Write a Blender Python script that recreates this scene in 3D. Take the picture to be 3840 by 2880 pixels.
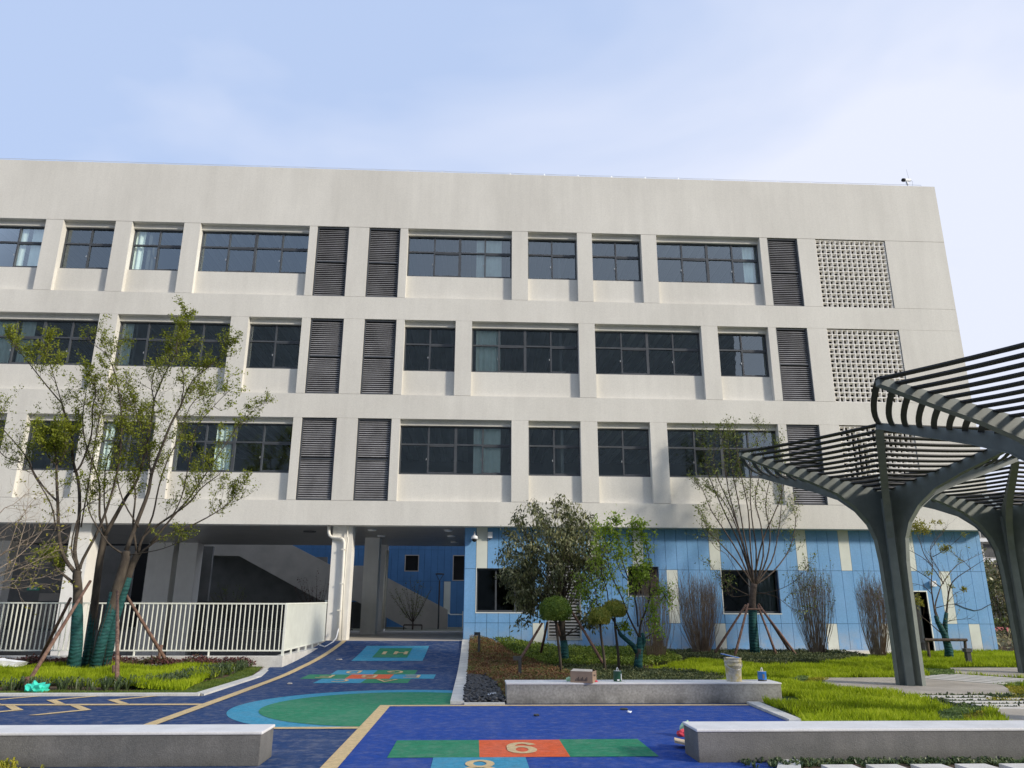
import bpy, bmesh, math, random
import numpy as np
from mathutils import Vector, Matrix
random.seed(7); rng = np.random.default_rng(7)
for o in list(bpy.data.objects): bpy.data.objects.remove(o)
scn = bpy.context.scene; col = scn.collection
PI = math.pi; rad = math.radians
# ------------------------------------------------------------ camera
CH = 1.6; FP = 2839.2
_p, _r, _y = rad(16.454), rad(-0.1909), rad(2.7069)
def mm(a): return np.array(a, float)
_Rz = mm([[math.cos(_y), -math.sin(_y), 0], [math.sin(_y), math.cos(_y), 0], [0, 0, 1]])
_M = mm([[1, 0, 0], [0, -math.sin(_p), math.cos(_p)], [0, math.cos(_p), math.sin(_p)]]) @ _Rz
R3 = mm([[math.cos(_r), -math.sin(_r), 0], [math.sin(_r), math.cos(_r), 0], [0, 0, 1]]) @ _M
cd = bpy.data.cameras.new('camera'); cam = bpy.data.objects.new('camera', cd); col.objects.link(cam)
cd.sensor_width = 36; cd.sensor_fit = 'HORIZONTAL'; cd.lens = 36 * FP / 3840
cd.clip_start = 0.05; cd.clip_end = 3000
mw = Matrix(((R3[0][0], R3[1][0], -R3[2][0], 0), (R3[0][1], R3[1][1], -R3[2][1], 0), (R3[0][2], R3[1][2], -R3[2][2], CH), (0, 0, 0, 1)))
cam.matrix_world = mw; scn.camera = cam
def ray(x, y): return R3.T @ mm([(x - 1920) / FP, (1440 - y) / FP, 1.0])
def G(x, y, z=0.0):
    d = ray(x, y); t = (z - CH) / d[2]; return (d[0] * t, d[1] * t)
def F(x, y, Y):
    d = ray(x, y); t = Y / d[1]; return Vector((d[0] * t, Y, CH + d[2] * t))
# ------------------------------------------------------------ light
SUN_EL, SUN_AZ = 22.0, 120.0
w = bpy.data.worlds.new("World"); scn.world = w; w.use_nodes = True
nt = w.node_tree; N = nt.nodes; L = nt.links; N.clear()
out = N.new('ShaderNodeOutputWorld'); bg = N.new('ShaderNodeBackground'); bg.inputs[1].default_value = 0.1
sky = N.new('ShaderNodeTexSky'); sky.sky_type = 'NISHITA'; sky.sun_disc = False
sky.sun_elevation = rad(SUN_EL); sky.sun_rotation = rad(SUN_AZ); sky.air_density = 1.0; sky.dust_density = 1.5; sky.ozone_density = 1.5
tc = N.new('ShaderNodeTexCoord'); mp = N.new('ShaderNodeMapping'); mp.inputs['Rotation'].default_value = (0.3, 0.25, 0.5); mp.inputs['Scale'].default_value = (1.0, 1.5, 2.2); mp.inputs['Location'].default_value = (0.35, 0.1, 0.25)
n1 = N.new('ShaderNodeTexNoise'); n1.inputs['Scale'].default_value = 1.15; n1.inputs['Detail'].default_value = 5; n1.inputs['Roughness'].default_value = 0.5; n1.inputs['Distortion'].default_value = 0.5
cr = N.new('ShaderNodeValToRGB'); cr.color_ramp.elements[0].position = 0.37; cr.color_ramp.elements[0].color = (0, 0, 0, 1); cr.color_ramp.elements[1].position = 0.67; cr.color_ramp.elements[1].color = (1, 1, 1, 1)
L.new(tc.outputs['Generated'], mp.inputs[0]); L.new(mp.outputs[0], n1.inputs['Vector']); L.new(n1.outputs['Fac'], cr.inputs[0])
# thin high cloud: more of it low down and towards +X
sp = N.new('ShaderNodeSeparateXYZ'); L.new(tc.outputs['Generated'], sp.inputs[0])
m1 = N.new('ShaderNodeMath'); m1.operation = 'MULTIPLY_ADD'; L.new(sp.outputs[0], m1.inputs[0]); m1.inputs[1].default_value = 0.55; L.new(cr.outputs[0], m1.inputs[2])
m2 = N.new('ShaderNodeMath'); m2.operation = 'MULTIPLY_ADD'; L.new(sp.outputs[2], m2.inputs[0]); m2.inputs[1].default_value = -0.9; m2.inputs[2].default_value = 0.42
m3 = N.new('ShaderNodeMath'); m3.operation = 'ADD'; m3.use_clamp = True; L.new(m1.outputs[0], m3.inputs[0]); L.new(m2.outputs[0], m3.inputs[1])
hz = N.new('ShaderNodeMixRGB'); hz.blend_type = 'MIX'; hz.inputs[0].default_value = 0.86; hz.inputs[2].default_value = (4.8, 6.0, 8.6, 1); L.new(sky.outputs[0], hz.inputs[1])
mx = N.new('ShaderNodeMixRGB'); L.new(m3.outputs[0], mx.inputs[0]); L.new(hz.outputs[0], mx.inputs[1]); mx.inputs[2].default_value = (7.1, 7.5, 8.8, 1)
L.new(mx.outputs[0], bg.inputs[0]); L.new(bg.outputs[0], out.inputs[0])
sl = bpy.data.lights.new('sun', 'SUN'); sl.energy = 3.2; sl.angle = rad(6.0); sl.color = (1.0, 0.91, 0.78)
so = bpy.data.objects.new('sun', sl); col.objects.link(so)
sd = Vector((math.sin(rad(SUN_AZ)) * math.cos(rad(SUN_EL)), math.cos(rad(SUN_AZ)) * math.cos(rad(SUN_EL)), math.sin(rad(SUN_EL))))
so.rotation_euler = sd.to_track_quat('Z', 'Y').to_euler(); so.location = (30, -20, 30)
scn.view_settings.view_transform = 'Standard'; scn.view_settings.look = 'None'; scn.view_settings.exposure = 0.22; scn.view_settings.gamma = 1
scn.render.engine = 'CYCLES'
try:
    scn.cycles.use_denoising = True; scn.cycles.max_bounces = 8; scn.cycles.transparent_max_bounces = 16
except Exception: pass
# ------------------------------------------------------------ materials
MT = {}
def mat(name, c, rough=0.7, var=0.12, scale=6.0, c2=None, bump=0.0, bscale=60, metal=0.0, stretch=(1, 1, 1), spec=0.4, lo=0.35, hi=0.65, fine=0.0, fscale=90):
    m = bpy.data.materials.new(name); m.use_nodes = True; t = m.node_tree; n = t.nodes; l = t.links
    b = n['Principled BSDF']; b.inputs['Roughness'].default_value = rough; b.inputs['Metallic'].default_value = metal
    b.inputs['Specular IOR Level'].default_value = spec
    tcn = n.new('ShaderNodeTexCoord'); mpn = n.new('ShaderNodeMapping'); mpn.inputs['Scale'].default_value = stretch
    l.new(tcn.outputs['Object'], mpn.inputs[0])
    no = n.new('ShaderNodeTexNoise'); no.inputs['Scale'].default_value = scale; no.inputs['Detail'].default_value = 6; no.inputs['Roughness'].default_value = 0.6
    l.new(mpn.outputs[0], no.inputs['Vector'])
    r = n.new('ShaderNodeValToRGB'); l.new(no.outputs['Fac'], r.inputs[0])
    if c2 is None: c2 = tuple(min(1, x * (1 + var)) for x in c); c1 = tuple(x * (1 - var) for x in c)
    else: c1 = c
    r.color_ramp.elements[0].position = lo; r.color_ramp.elements[0].color = (*c1, 1)
    r.color_ramp.elements[1].position = hi; r.color_ramp.elements[1].color = (*c2, 1)
    last = r.outputs[0]
    if fine:
        nf = n.new('ShaderNodeTexNoise'); nf.inputs['Scale'].default_value = fscale; nf.inputs['Detail'].default_value = 3
        l.new(tcn.outputs['Object'], nf.inputs['Vector'])
        mr = n.new('ShaderNodeMapRange'); mr.inputs[1].default_value = 0.3; mr.inputs[2].default_value = 0.7; mr.inputs[3].default_value = 1 - fine; mr.inputs[4].default_value = 1 + fine
        l.new(nf.outputs['Fac'], mr.inputs[0])
        mu = n.new('ShaderNodeVectorMath'); mu.operation = 'SCALE'; l.new(last, mu.inputs[0]); l.new(mr.outputs[0], mu.inputs['Scale']); last = mu.outputs[0]
    l.new(last, b.inputs['Base Color'])
    if bump:
        nb = n.new('ShaderNodeTexNoise'); nb.inputs['Scale'].default_value = bscale; nb.inputs['Detail'].default_value = 4
        l.new(tcn.outputs['Object'], nb.inputs['Vector'])
        bp = n.new('ShaderNodeBump'); bp.inputs['Strength'].default_value = bump; bp.inputs['Distance'].default_value = 0.01
        l.new(nb.outputs['Fac'], bp.inputs['Height']); l.new(bp.outputs[0], b.inputs['Normal'])
    MT[name] = m; return m
def weather(name, streak=0.0, dirt=None, seam=None):
    # streak: vertical rain streaks; dirt: (z0, z1, colour, amount) splash dirt low on the thing
    m = MT[name]; t = m.node_tree; n = t.nodes; l = t.links; b = n['Principled BSDF']; src = b.inputs['Base Color'].links[0].from_socket
    tcn = n.new('ShaderNodeTexCoord')
    if streak:
        mp_ = n.new('ShaderNodeMapping'); mp_.inputs['Scale'].default_value = (2.6, 2.6, .16); l.new(tcn.outputs['Object'], mp_.inputs[0])
        no = n.new('ShaderNodeTexNoise'); no.inputs['Scale'].default_value = 1.6; no.inputs['Detail'].default_value = 7; no.inputs['Roughness'].default_value = .65; l.new(mp_.outputs[0], no.inputs['Vector'])
        mr = n.new('ShaderNodeMapRange'); mr.inputs[1].default_value = .35; mr.inputs[2].default_value = .68; mr.inputs[3].default_value = 1 + streak * .35; mr.inputs[4].default_value = 1 - streak; l.new(no.outputs['Fac'], mr.inputs[0])
        mu = n.new('ShaderNodeVectorMath'); mu.operation = 'SCALE'; l.new(src, mu.inputs[0]); l.new(mr.outputs[0], mu.inputs['Scale']); src = mu.outputs[0]
    if dirt:
        sp_ = n.new('ShaderNodeSeparateXYZ'); l.new(tcn.outputs['Object'], sp_.inputs[0]); mr = n.new('ShaderNodeMapRange'); mr.inputs[1].default_value = dirt[0]; mr.inputs[2].default_value = dirt[1]; mr.inputs[3].default_value = dirt[3]; mr.inputs[4].default_value = 0
        l.new(sp_.outputs[2], mr.inputs[0]); no = n.new('ShaderNodeTexNoise'); no.inputs['Scale'].default_value = 2.2; no.inputs['Detail'].default_value = 8; no.inputs['Roughness'].default_value = .7; l.new(tcn.outputs['Object'], no.inputs['Vector'])
        m2_ = n.new('ShaderNodeMapRange'); m2_.inputs[1].default_value = .38; m2_.inputs[2].default_value = .62; l.new(no.outputs['Fac'], m2_.inputs[0])
        mm_ = n.new('ShaderNodeMath'); mm_.operation = 'MULTIPLY'; l.new(mr.outputs[0], mm_.inputs[0]); l.new(m2_.outputs[0], mm_.inputs[1])
        x = n.new('ShaderNodeMixRGB'); l.new(mm_.outputs[0], x.inputs[0]); l.new(src, x.inputs[1]); x.inputs[2].default_value = (*dirt[2], 1); src = x.outputs[0]
    l.new(src, b.inputs['Base Color'])
def leafmat(name, cols, trans=0.35, rough=0.5, big=1.2):
    m = bpy.data.materials.new(name); m.use_nodes = True; t = m.node_tree; n = t.nodes; l = t.links
    b = n['Principled BSDF']; b.inputs['Roughness'].default_value = rough; b.inputs['Specular IOR Level'].default_value = 0.25
    g = n.new('ShaderNodeNewGeometry'); r = n.new('ShaderNodeValToRGB')
    tcn = n.new('ShaderNodeTexCoord'); no = n.new('ShaderNodeTexNoise'); no.inputs['Scale'].default_value = big; no.inputs['Detail'].default_value = 3
    l.new(tcn.outputs['Object'], no.inputs['Vector'])
    a = n.new('ShaderNodeMath'); a.operation = 'MULTIPLY_ADD'; l.new(no.outputs['Fac'], a.inputs[0]); a.inputs[1].default_value = 1.6; a.inputs[2].default_value = -0.55
    h = n.new('ShaderNodeMath'); h.operation = 'MULTIPLY_ADD'; l.new(g.outputs['Random Per Island'], h.inputs[0]); h.inputs[1].default_value = 0.55; l.new(a.outputs[0], h.inputs[2]); h.use_clamp = True
    l.new(h.outputs[0], r.inputs[0])
    e = r.color_ramp.elements
    e[0].position = 0.1; e[0].color = (*cols[0], 1); e[1].position = 0.95; e[1].color = (*cols[-1], 1)
    for k, c in enumerate(cols[1:-1]):
        q = e.new(0.1 + 0.85 * (k + 1) / (len(cols) - 1)); q.color = (*c, 1)
    l.new(r.outputs[0], b.inputs['Base Color'])
    tr = n.new('ShaderNodeBsdfTranslucent'); l.new(r.outputs[0], tr.inputs[0]); ms = n.new('ShaderNodeMixShader'); ms.inputs[0].default_value = trans
    l.new(b.outputs[0], ms.inputs[1]); l.new(tr.outputs[0], ms.inputs[2]); l.new(ms.outputs[0], n['Material Output'].inputs[0])
    MT[name] = m; return m
def glassmat(name, refl, tint):
    m = bpy.data.materials.new(name); m.use_nodes = True; t = m.node_tree; n = t.nodes; l = t.links; n.remove(n['Principled BSDF'])
    tr = n.new('ShaderNodeBsdfTransparent'); tr.inputs[0].default_value = (*tint, 1)
    gl = n.new('ShaderNodeBsdfGlossy'); gl.inputs['Roughness'].default_value = 0.01; gl.inputs[0].default_value = (0.8, 0.93, 1.0, 1)
    fr = n.new('ShaderNodeFresnel'); fr.inputs[0].default_value = 1.5
    nb = n.new('ShaderNodeTexNoise'); nb.inputs['Scale'].default_value = 1.3; tcn = n.new('ShaderNodeTexCoord'); l.new(tcn.outputs['Object'], nb.inputs['Vector'])
    bp = n.new('ShaderNodeBump'); bp.inputs['Strength'].default_value = 0.035; bp.inputs['Distance'].default_value = 0.05; l.new(nb.outputs['Fac'], bp.inputs['Height']); l.new(bp.outputs[0], gl.inputs['Normal'])
    ad = n.new('ShaderNodeMath'); ad.operation = 'ADD'; ad.use_clamp = True; l.new(fr.outputs[0], ad.inputs[0]); ad.inputs[1].default_value = refl
    ms = n.new('ShaderNodeMixShader'); l.new(ad.outputs[0], ms.inputs[0]); l.new(tr.outputs[0], ms.inputs[1]); l.new(gl.outputs[0], ms.inputs[2]); l.new(ms.outputs[0], n['Material Output'].inputs[0])
    MT[name] = m
mat('plaster', (0.63, 0.61, 0.555), 0.85, scale=0.45, c2=(0.71, 0.69, 0.63), bump=0.25, bscale=120, stretch=(1, 1, 0.45), fine=0.06, fscale=35)
mat('whitepaint', (0.80, 0.78, 0.72), 0.75, 0.05, 1.5, bump=0.1, bscale=80)
mat('greypaint', (0.34, 0.33, 0.31), 0.8, 0.08, 1.2)
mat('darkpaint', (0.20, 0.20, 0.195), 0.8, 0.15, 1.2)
mat('blackgap', (0.012, 0.012, 0.013), 0.9, 0.1, 3)
mat('interior', (0.10, 0.11, 0.115), 0.9, 0.2, 0.6)
mat('ceiling', (0.13, 0.14, 0.15), 0.8, 0.2, 0.5)
mat('rib', (0.36, 0.38, 0.40), 0.7, 0.1, 2)
mat('frame', (0.065, 0.072, 0.082), 0.45, 0.15, 3)
mat('louver', (0.27, 0.27, 0.28), 0.5, 0.2, 1.4, fine=0.08, fscale=12)
mat('curtain', (0.80, 0.88, 0.84), 0.9, 0.06, 3)
mat('lattice', (0.88, 0.85, 0.79), 0.85, 0.07, 6)
mat('bluepanel', (0.15, 0.345, 0.60), 0.6, scale=1.3, c2=(0.19, 0.39, 0.66), fine=0.07, fscale=22, stretch=(1, 1, .6))
mat('deepblue', (0.08, 0.22, 0.46), 0.6, 0.08, 1.3)
mat('creampanel', (0.66, 0.69, 0.62), 0.6, 0.05, 2)
mat('joint', (0.03, 0.07, 0.15), 0.9, 0.1, 2)
mat('concrete', (0.40, 0.39, 0.365), 0.9, scale=3, c2=(0.50, 0.49, 0.46), bump=0.4, bscale=60, fine=0.12, fscale=40)
mat('paleconcrete', (0.55, 0.54, 0.50), 0.9, scale=2.5, c2=(0.68, 0.67, 0.63), bump=0.3, fine=0.1, fscale=45)
mat('bench_side', (0.13, 0.13, 0.125), 0.85, scale=2.2, c2=(0.19, 0.185, 0.175), bump=0.4, bscale=90, fine=0.16, fscale=70)  # foreground bench sides: shade on the fronts is put into this dark colour
mat('bench_far', (0.28, 0.275, 0.255), 0.85, scale=1.6, c2=(0.37, 0.36, 0.335), bump=0.4, bscale=90, fine=0.2, fscale=30)  # far bench sides: shade put into the colour, less deep
mat('bench_top', (0.66, 0.655, 0.64), 0.7, scale=3, c2=(0.75, 0.745, 0.73), bump=0.2, bscale=120, fine=0.06, fscale=60)  # bench tops: kept much paler than the sides to carry the light
mat('pad', (0.37, 0.335, 0.285), 0.92, scale=1.4, c2=(0.50, 0.455, 0.385), bump=0.5, bscale=80, fine=0.12, fscale=60)
mat('slab', (0.62, 0.59, 0.53), 0.9, scale=4, c2=(0.74, 0.71, 0.65), bump=0.3, fine=0.08)
mat('tiles', (0.50, 0.46, 0.40), 0.55, 0.08, 2, bump=0.1)
weather('plaster', .045); weather('bluepanel', .04, (0, 1.1, (.42, .43, .42), .8)); weather('creampanel', .04, (0, .9, (.38, .36, .33), .6))
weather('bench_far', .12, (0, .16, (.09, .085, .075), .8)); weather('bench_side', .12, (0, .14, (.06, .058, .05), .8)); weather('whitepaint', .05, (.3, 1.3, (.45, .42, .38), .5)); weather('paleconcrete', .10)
def rubber(name, c, dust):
    m = mat(name, c, 0.95, 0.13, 12, bump=0.8, bscale=240, spec=0.15, fine=0.28, fscale=150)
    t = m.node_tree; n = t.nodes; l = t.links; b = n['Principled BSDF']; src = b.inputs['Base Color'].links[0].from_socket
    tcn = n.new('ShaderNodeTexCoord'); no = n.new('ShaderNodeTexNoise'); no.inputs['Scale'].default_value = 5.5; no.inputs['Detail'].default_value = 7; no.inputs['Roughness'].default_value = 0.72
    l.new(tcn.outputs['Object'], no.inputs['Vector']); r = n.new('ShaderNodeValToRGB'); l.new(no.outputs['Fac'], r.inputs[0])
    r.color_ramp.elements[0].position = 0.47; r.color_ramp.elements[0].color = (0, 0, 0, 1); r.color_ramp.elements[1].position = 0.74; r.color_ramp.elements[1].color = (dust,) * 3 + (1,)
    x = n.new('ShaderNodeMixRGB'); l.new(r.outputs[0], x.inputs[0]); l.new(src, x.inputs[1]); x.inputs[2].default_value = (0.42, 0.40, 0.37, 1); l.new(x.outputs[0], b.inputs['Base Color'])
    nb_ = n.new('ShaderNodeTexNoise'); nb_.inputs['Scale'].default_value = .8; nb_.inputs['Detail'].default_value = 5; l.new(tcn.outputs['Object'], nb_.inputs['Vector']); q_ = n.new('ShaderNodeMapRange'); q_.inputs[1].default_value = .45; q_.inputs[2].default_value = .75; q_.inputs[4].default_value = .09; l.new(nb_.outputs['Fac'], q_.inputs[0]); x2 = n.new('ShaderNodeMixRGB'); l.new(q_.outputs[0], x2.inputs[0]); l.new(x.outputs[0], x2.inputs[1]); x2.inputs[2].default_value = (.36, .36, .36, 1); l.new(x2.outputs[0], b.inputs['Base Color'])
rubber('navy', (0.024, 0.060, 0.165), 0.36)
rubber('royal', (0.020, 0.068, 0.31), 0.2)
rubber('teal', (0.055, 0.30, 0.46), 0.2)
rubber('green', (0.035, 0.235, 0.125), 0.2)
rubber('orange', (0.70, 0.125, 0.045), 0.15)
rubber('cream', (0.66, 0.50, 0.27), 0.1)
mat('soil', (0.10, 0.065, 0.04), 1.0, 0.3, 9, bump=1.0, bscale=30, fine=0.3, fscale=25)
mat('turfbase', (0.055, 0.10, 0.022), 1.0, 0.3, 8, bump=1.0, bscale=60, fine=0.3)
mat('farground', (0.14, 0.14, 0.10), 1.0, 0.25, 0.4)
mat('track', (0.45, 0.10, 0.09), 0.95, 0.12, 3)
mat('pergola', (0.165, 0.187, 0.172), 0.5, 0.1, 4, spec=0.5)
weather('pergola', .12)
mat('slat', (0.025, 0.025, 0.024), 0.55, 0.15, 5)
mat('fencepaint', (0.80, 0.82, 0.74), 0.5, 0.04, 3)
mat('steel', (0.55, 0.56, 0.56), 0.35, 0.1, 3, metal=0.6)
mat('darkmetal', (0.055, 0.058, 0.06), 0.5, 0.2, 4)
mat('pipe', (0.80, 0.77, 0.68), 0.45, 0.04, 4)
mat('bark', (0.045, 0.036, 0.029), 0.95, scale=8, c2=(0.09, 0.074, 0.057), bump=0.8, bscale=35, stretch=(1, 1, .4))
mat('barkdark', (0.055, 0.040, 0.032), 0.95, scale=10, c2=(0.13, 0.10, 0.08), bump=0.8, bscale=35)
mat('palebark', (0.24, 0.19, 0.14), 0.95, scale=8, c2=(0.38, 0.31, 0.24), bump=0.6, bscale=35)
mat('reed', (0.20, 0.14, 0.10), 0.9, scale=5, c2=(0.36, 0.28, 0.20))
mat('stake', (0.11, 0.06, 0.045), 0.9, scale=12, c2=(0.24, 0.15, 0.11), bump=0.7, bscale=50, stretch=(1, 1, .5))
def wrapmat():
    m = mat('wrap', (0.006, 0.045, 0.048), 0.8, scale=7, c2=(0.014, 0.095, 0.088), bump=0.5, stretch=(1, 1, 3), fine=.25, fscale=60)
    t = m.node_tree; n = t.nodes; l = t.links; b = n['Principled BSDF']
    tcn = n.new('ShaderNodeTexCoord'); wv = n.new('ShaderNodeTexWave'); wv.bands_direction = 'Z'; wv.inputs['Scale'].default_value = 3.5; wv.inputs['Distortion'].default_value = 7; wv.inputs['Detail'].default_value = 2
    l.new(tcn.outputs['Object'], wv.inputs['Vector']); bp = n.new('ShaderNodeBump'); bp.inputs['Strength'].default_value = 0.7; bp.inputs['Distance'].default_value = 0.012
    l.new(wv.outputs['Fac'], bp.inputs['Height']); l.new(bp.outputs[0], b.inputs['Normal'])
wrapmat()
glassmat('glass', 0.14, (0.90, 0.97, 0.95))
glassmat('darkglass', 0.0, (0.32, 0.36, 0.38))
leafmat('leaf_spring', [(0.10, 0.125, 0.012), (0.20, 0.235, 0.022), (0.32, 0.36, 0.045)], 0.4)
leafmat('leaf_yellow', [(0.17, 0.17, 0.025), (0.30, 0.30, 0.04), (0.36, 0.30, 0.06)], 0.4)
leafmat('leaf_olive', [(0.040, 0.052, 0.020), (0.13, 0.145, 0.055), (0.38, 0.37, 0.20)], 0.15, 0.35, 2.5)
leafmat('leaf_light', [(0.14, 0.23, 0.02), (0.26, 0.38, 0.04), (0.42, 0.52, 0.09)], 0.4)
leafmat('leaf_mid', [(0.08, 0.11, 0.02), (0.15, 0.19, 0.035), (0.24, 0.28, 0.07)], 0.3)
leafmat('leaf_topiary', [(0.06, 0.115, 0.018), (0.13, 0.21, 0.03), (0.26, 0.33, 0.06)], 0.25, 0.5, 4)
leafmat('leaf_topiary2', [(0.15, 0.19, 0.03), (0.32, 0.34, 0.06), (0.50, 0.45, 0.11)], 0.25, 0.5, 4)
leafmat('lime', [(0.17, 0.22, 0.01), (0.35, 0.46, 0.012), (0.50, 0.58, 0.04)], 0.45, 0.6, 0.9)
leafmat('turfgrass', [(0.07, 0.12, 0.02), (0.13, 0.19, 0.03), (0.20, 0.24, 0.05)], 0.3, 0.6, 2)
leafmat('mondo', [(0.035, 0.06, 0.024), (0.075, 0.115, 0.045), (0.15, 0.18, 0.08)], 0.2, 0.4, 2)
leafmat('redcover', [(0.12, 0.055, 0.03), (0.26, 0.13, 0.07), (0.20, 0.18, 0.06), (0.12, 0.15, 0.045)], 0.25, 0.6, 1.6)
leafmat('darkcover', [(0.04, 0.055, 0.022), (0.09, 0.115, 0.045), (0.18, 0.19, 0.085)], 0.2, 0.5, 2)
leafmat('hedge', [(0.06, 0.10, 0.018), (0.15, 0.22, 0.03), (0.30, 0.35, 0.06)], 0.3, 0.5, 2)
leafmat('sedum', [(0.11, 0.18, 0.05), (0.20, 0.29, 0.08), (0.30, 0.37, 0.13)], 0.25, 0.5, 3)
leafmat('maroon', [(0.035, 0.03, 0.015), (0.10, 0.035, 0.035), (0.16, 0.06, 0.06), (0.10, 0.11, 0.05)], 0.25, 0.5, 1.0)
leafmat('yellowcover', [(0.18, 0.20, 0.02), (0.38, 0.35, 0.03), (0.50, 0.42, 0.05)], 0.25, 0.5, 4)
leafmat('farleaf', [(0.16, 0.13, 0.08), (0.30, 0.26, 0.15), (0.28, 0.30, 0.13)], 0.2, 0.6, 0.5)
mat('pebble', (0.018, 0.020, 0.024), 0.45, scale=9, c2=(0.07, 0.075, 0.085), spec=0.5)
mat('tealbag', (0.05, 0.62, 0.46), 0.35, 0.12, 12)
mat('whiteplastic', (0.82, 0.83, 0.84), 0.45, 0.05, 6)
mat('cardboard', (0.36, 0.25, 0.17), 0.9, 0.08, 6)
mat('cardtop', (0.62, 0.55, 0.46), 0.9, 0.06, 6)
mat('ink', (0.09, 0.07, 0.06), 0.9, 0.1, 6)
mat('greentin', (0.008, 0.075, 0.035), 0.35, 0.1, 6)
mat('bluetin', (0.02, 0.17, 0.55), 0.35, 0.15, 14)
mat('bucketpaint', (0.55, 0.51, 0.42), 0.7, scale=7, c2=(0.50, 0.42, 0.20), fine=0.2, fscale=25, lo=.45, hi=.6)
mat('red', (0.62, 0.05, 0.08), 0.6, 0.1, 8)
mat('palegreen', (0.42, 0.66, 0.42), 0.5, 0.1, 8)
mat('wood', (0.60, 0.47, 0.31), 0.8, 0.1, 8)
mat('exitgreen', (0.10, 0.45, 0.30), 0.5, 0.1, 8)
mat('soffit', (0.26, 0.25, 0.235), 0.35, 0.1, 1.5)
mat('aptdark', (0.32, 0.33, 0.32), 0.9, 0.1, .4)
mat('aptwall', (0.52, 0.50, 0.47), 0.9, 0.08, 0.3)
mat('aptwhite', (0.72, 0.72, 0.72), 0.9, 0.05, 0.5)
mat('tan', (0.46, 0.43, 0.39), 0.8, 0.12, 1)
# ------------------------------------------------------------ mesh helpers
class MB:
    def __init__(s): s.v = []; s.f = []
    def quad(s, *p):
        b = len(s.v); s.v += [tuple(q) for q in p]; s.f.append(tuple(range(b, b + len(p)))); return s
    def box(s, x0, x1, y0, y1, z0, z1):
        b = len(s.v); s.v += [(x, y, z) for x in (x0, x1) for y in (y0, y1) for z in (z0, z1)]
        s.f += [tuple(b + i for i in q) for q in ((0, 1, 3, 2), (4, 6, 7, 5), (0, 4, 5, 1), (2, 3, 7, 6), (0, 2, 6, 4), (1, 5, 7, 3))]; return s
    def obox(s, c, ax, ay, az, hx, hy, hz):
        b = len(s.v)
        for i in (-1, 1):
            for j in (-1, 1):
                for k in (-1, 1): s.v.append(tuple(Vector(c) + ax * hx * i + ay * hy * j + az * hz * k))
        s.f += [tuple(b + i for i in q) for q in ((0, 1, 3, 2), (4, 6, 7, 5), (0, 4, 5, 1), (2, 3, 7, 6), (0, 2, 6, 4), (1, 5, 7, 3))]; return s
    def bar(s, a, b_, w_, h_, up=Vector((0, 0, 1))):
        a = Vector(a); b_ = Vector(b_); d = b_ - a; Ln = d.length; d.normalize(); sx = d.cross(up)
        if sx.length < 1e-4: sx = d.cross(Vector((1, 0, 0)))
        sx.normalize(); u = sx.cross(d).normalized()
        return s.obox((a + b_) / 2, d, sx, u, Ln / 2, w_ / 2, h_ / 2)
    def tube(s, pts, rs, n=6, cap=True):
        pts = [Vector(p) for p in pts]
        if not hasattr(rs, '__len__'): rs = [rs] * len(pts)
        b = len(s.v); ref = Vector((0.31, 0.95, 0.1))
        for i, p in enumerate(pts):
            d = (pts[min(i + 1, len(pts) - 1)] - pts[max(i - 1, 0)])
            if d.length < 1e-7: d = Vector((0, 0, 1))
            d.normalize(); a = d.cross(ref)
            if a.length < 0.05: a = d.cross(Vector((1, 0, 0)))
            a.normalize(); c = d.cross(a)
            for k in range(n):
                t = 2 * PI * k / n; s.v.append(tuple(p + (a * math.cos(t) + c * math.sin(t)) * rs[i]))
        for i in range(len(pts) - 1):
            for k in range(n):
                s.f.append((b + i * n + k, b + i * n + (k + 1) % n, b + (i + 1) * n + (k + 1) % n, b + (i + 1) * n + k))
        if cap:
            s.f.append(tuple(b + k for k in range(n))[::-1]); e = b + (len(pts) - 1) * n; s.f.append(tuple(e + k for k in range(n)))
        return s
    def lathe(s, c, prof, n=20, sq=1.0):
        b = len(s.v)
        for (r, z) in prof:
            for k in range(n):
                t = 2 * PI * k / n; s.v.append((c[0] + r * math.cos(t), c[1] + r * math.sin(t) * sq, c[2] + z))
        for i in range(len(prof) - 1):
            for k in range(n): s.f.append((b + i * n + k, b + i * n + (k + 1) % n, b + (i + 1) * n + (k + 1) % n, b + (i + 1) * n + k))
        s.f.append(tuple(b + k for k in range(n))[::-1]); e = b + (len(prof) - 1) * n; s.f.append(tuple(e + k for k in range(n)))
        return s
    def prism(s, pts, a, b_, axis='y'):
        # polygon pts (2D) extruded from a to b along axis
        def P(p, t):
            if axis == 'y': return (p[0], t, p[1])
            if axis == 'z': return (p[0], p[1], t)
            return (t, p[0], p[1])
        n = len(pts); b = len(s.v); s.v += [P(p, a) for p in pts] + [P(p, b_) for p in pts]
        s.f.append(tuple(range(b, b + n))); s.f.append(tuple(range(b + n, b + 2 * n))[::-1])
        for i in range(n): s.f.append((b + i, b + (i + 1) % n, b + n + (i + 1) % n, b + n + i))
        return s
    def build(s, name, m, parent=None, smooth=False, loc=None, bevel=0, off=None):
        me = bpy.data.meshes.new(name)
        me.from_pydata(s.v, [], s.f); me.update()
        bm = bmesh.new(); bm.from_mesh(me); bmesh.ops.recalc_face_normals(bm, faces=bm.faces)
        if bevel: bmesh.ops.bevel(bm, geom=bm.edges[:], offset=bevel, segments=2, affect='EDGES', profile=0.6)
        bm.to_mesh(me); bm.free()
        return link(name, me, m, parent, smooth)
def link(name, me, m, parent=None, smooth=False):
    o = bpy.data.objects.new(name, me); col.objects.link(o)
    if m is not None: me.materials.append(MT[m] if isinstance(m, str) else m)
    if smooth: me.polygons.foreach_set('use_smooth', [True] * len(me.polygons))
    if parent is not None: o.parent = parent
    return o
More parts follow.
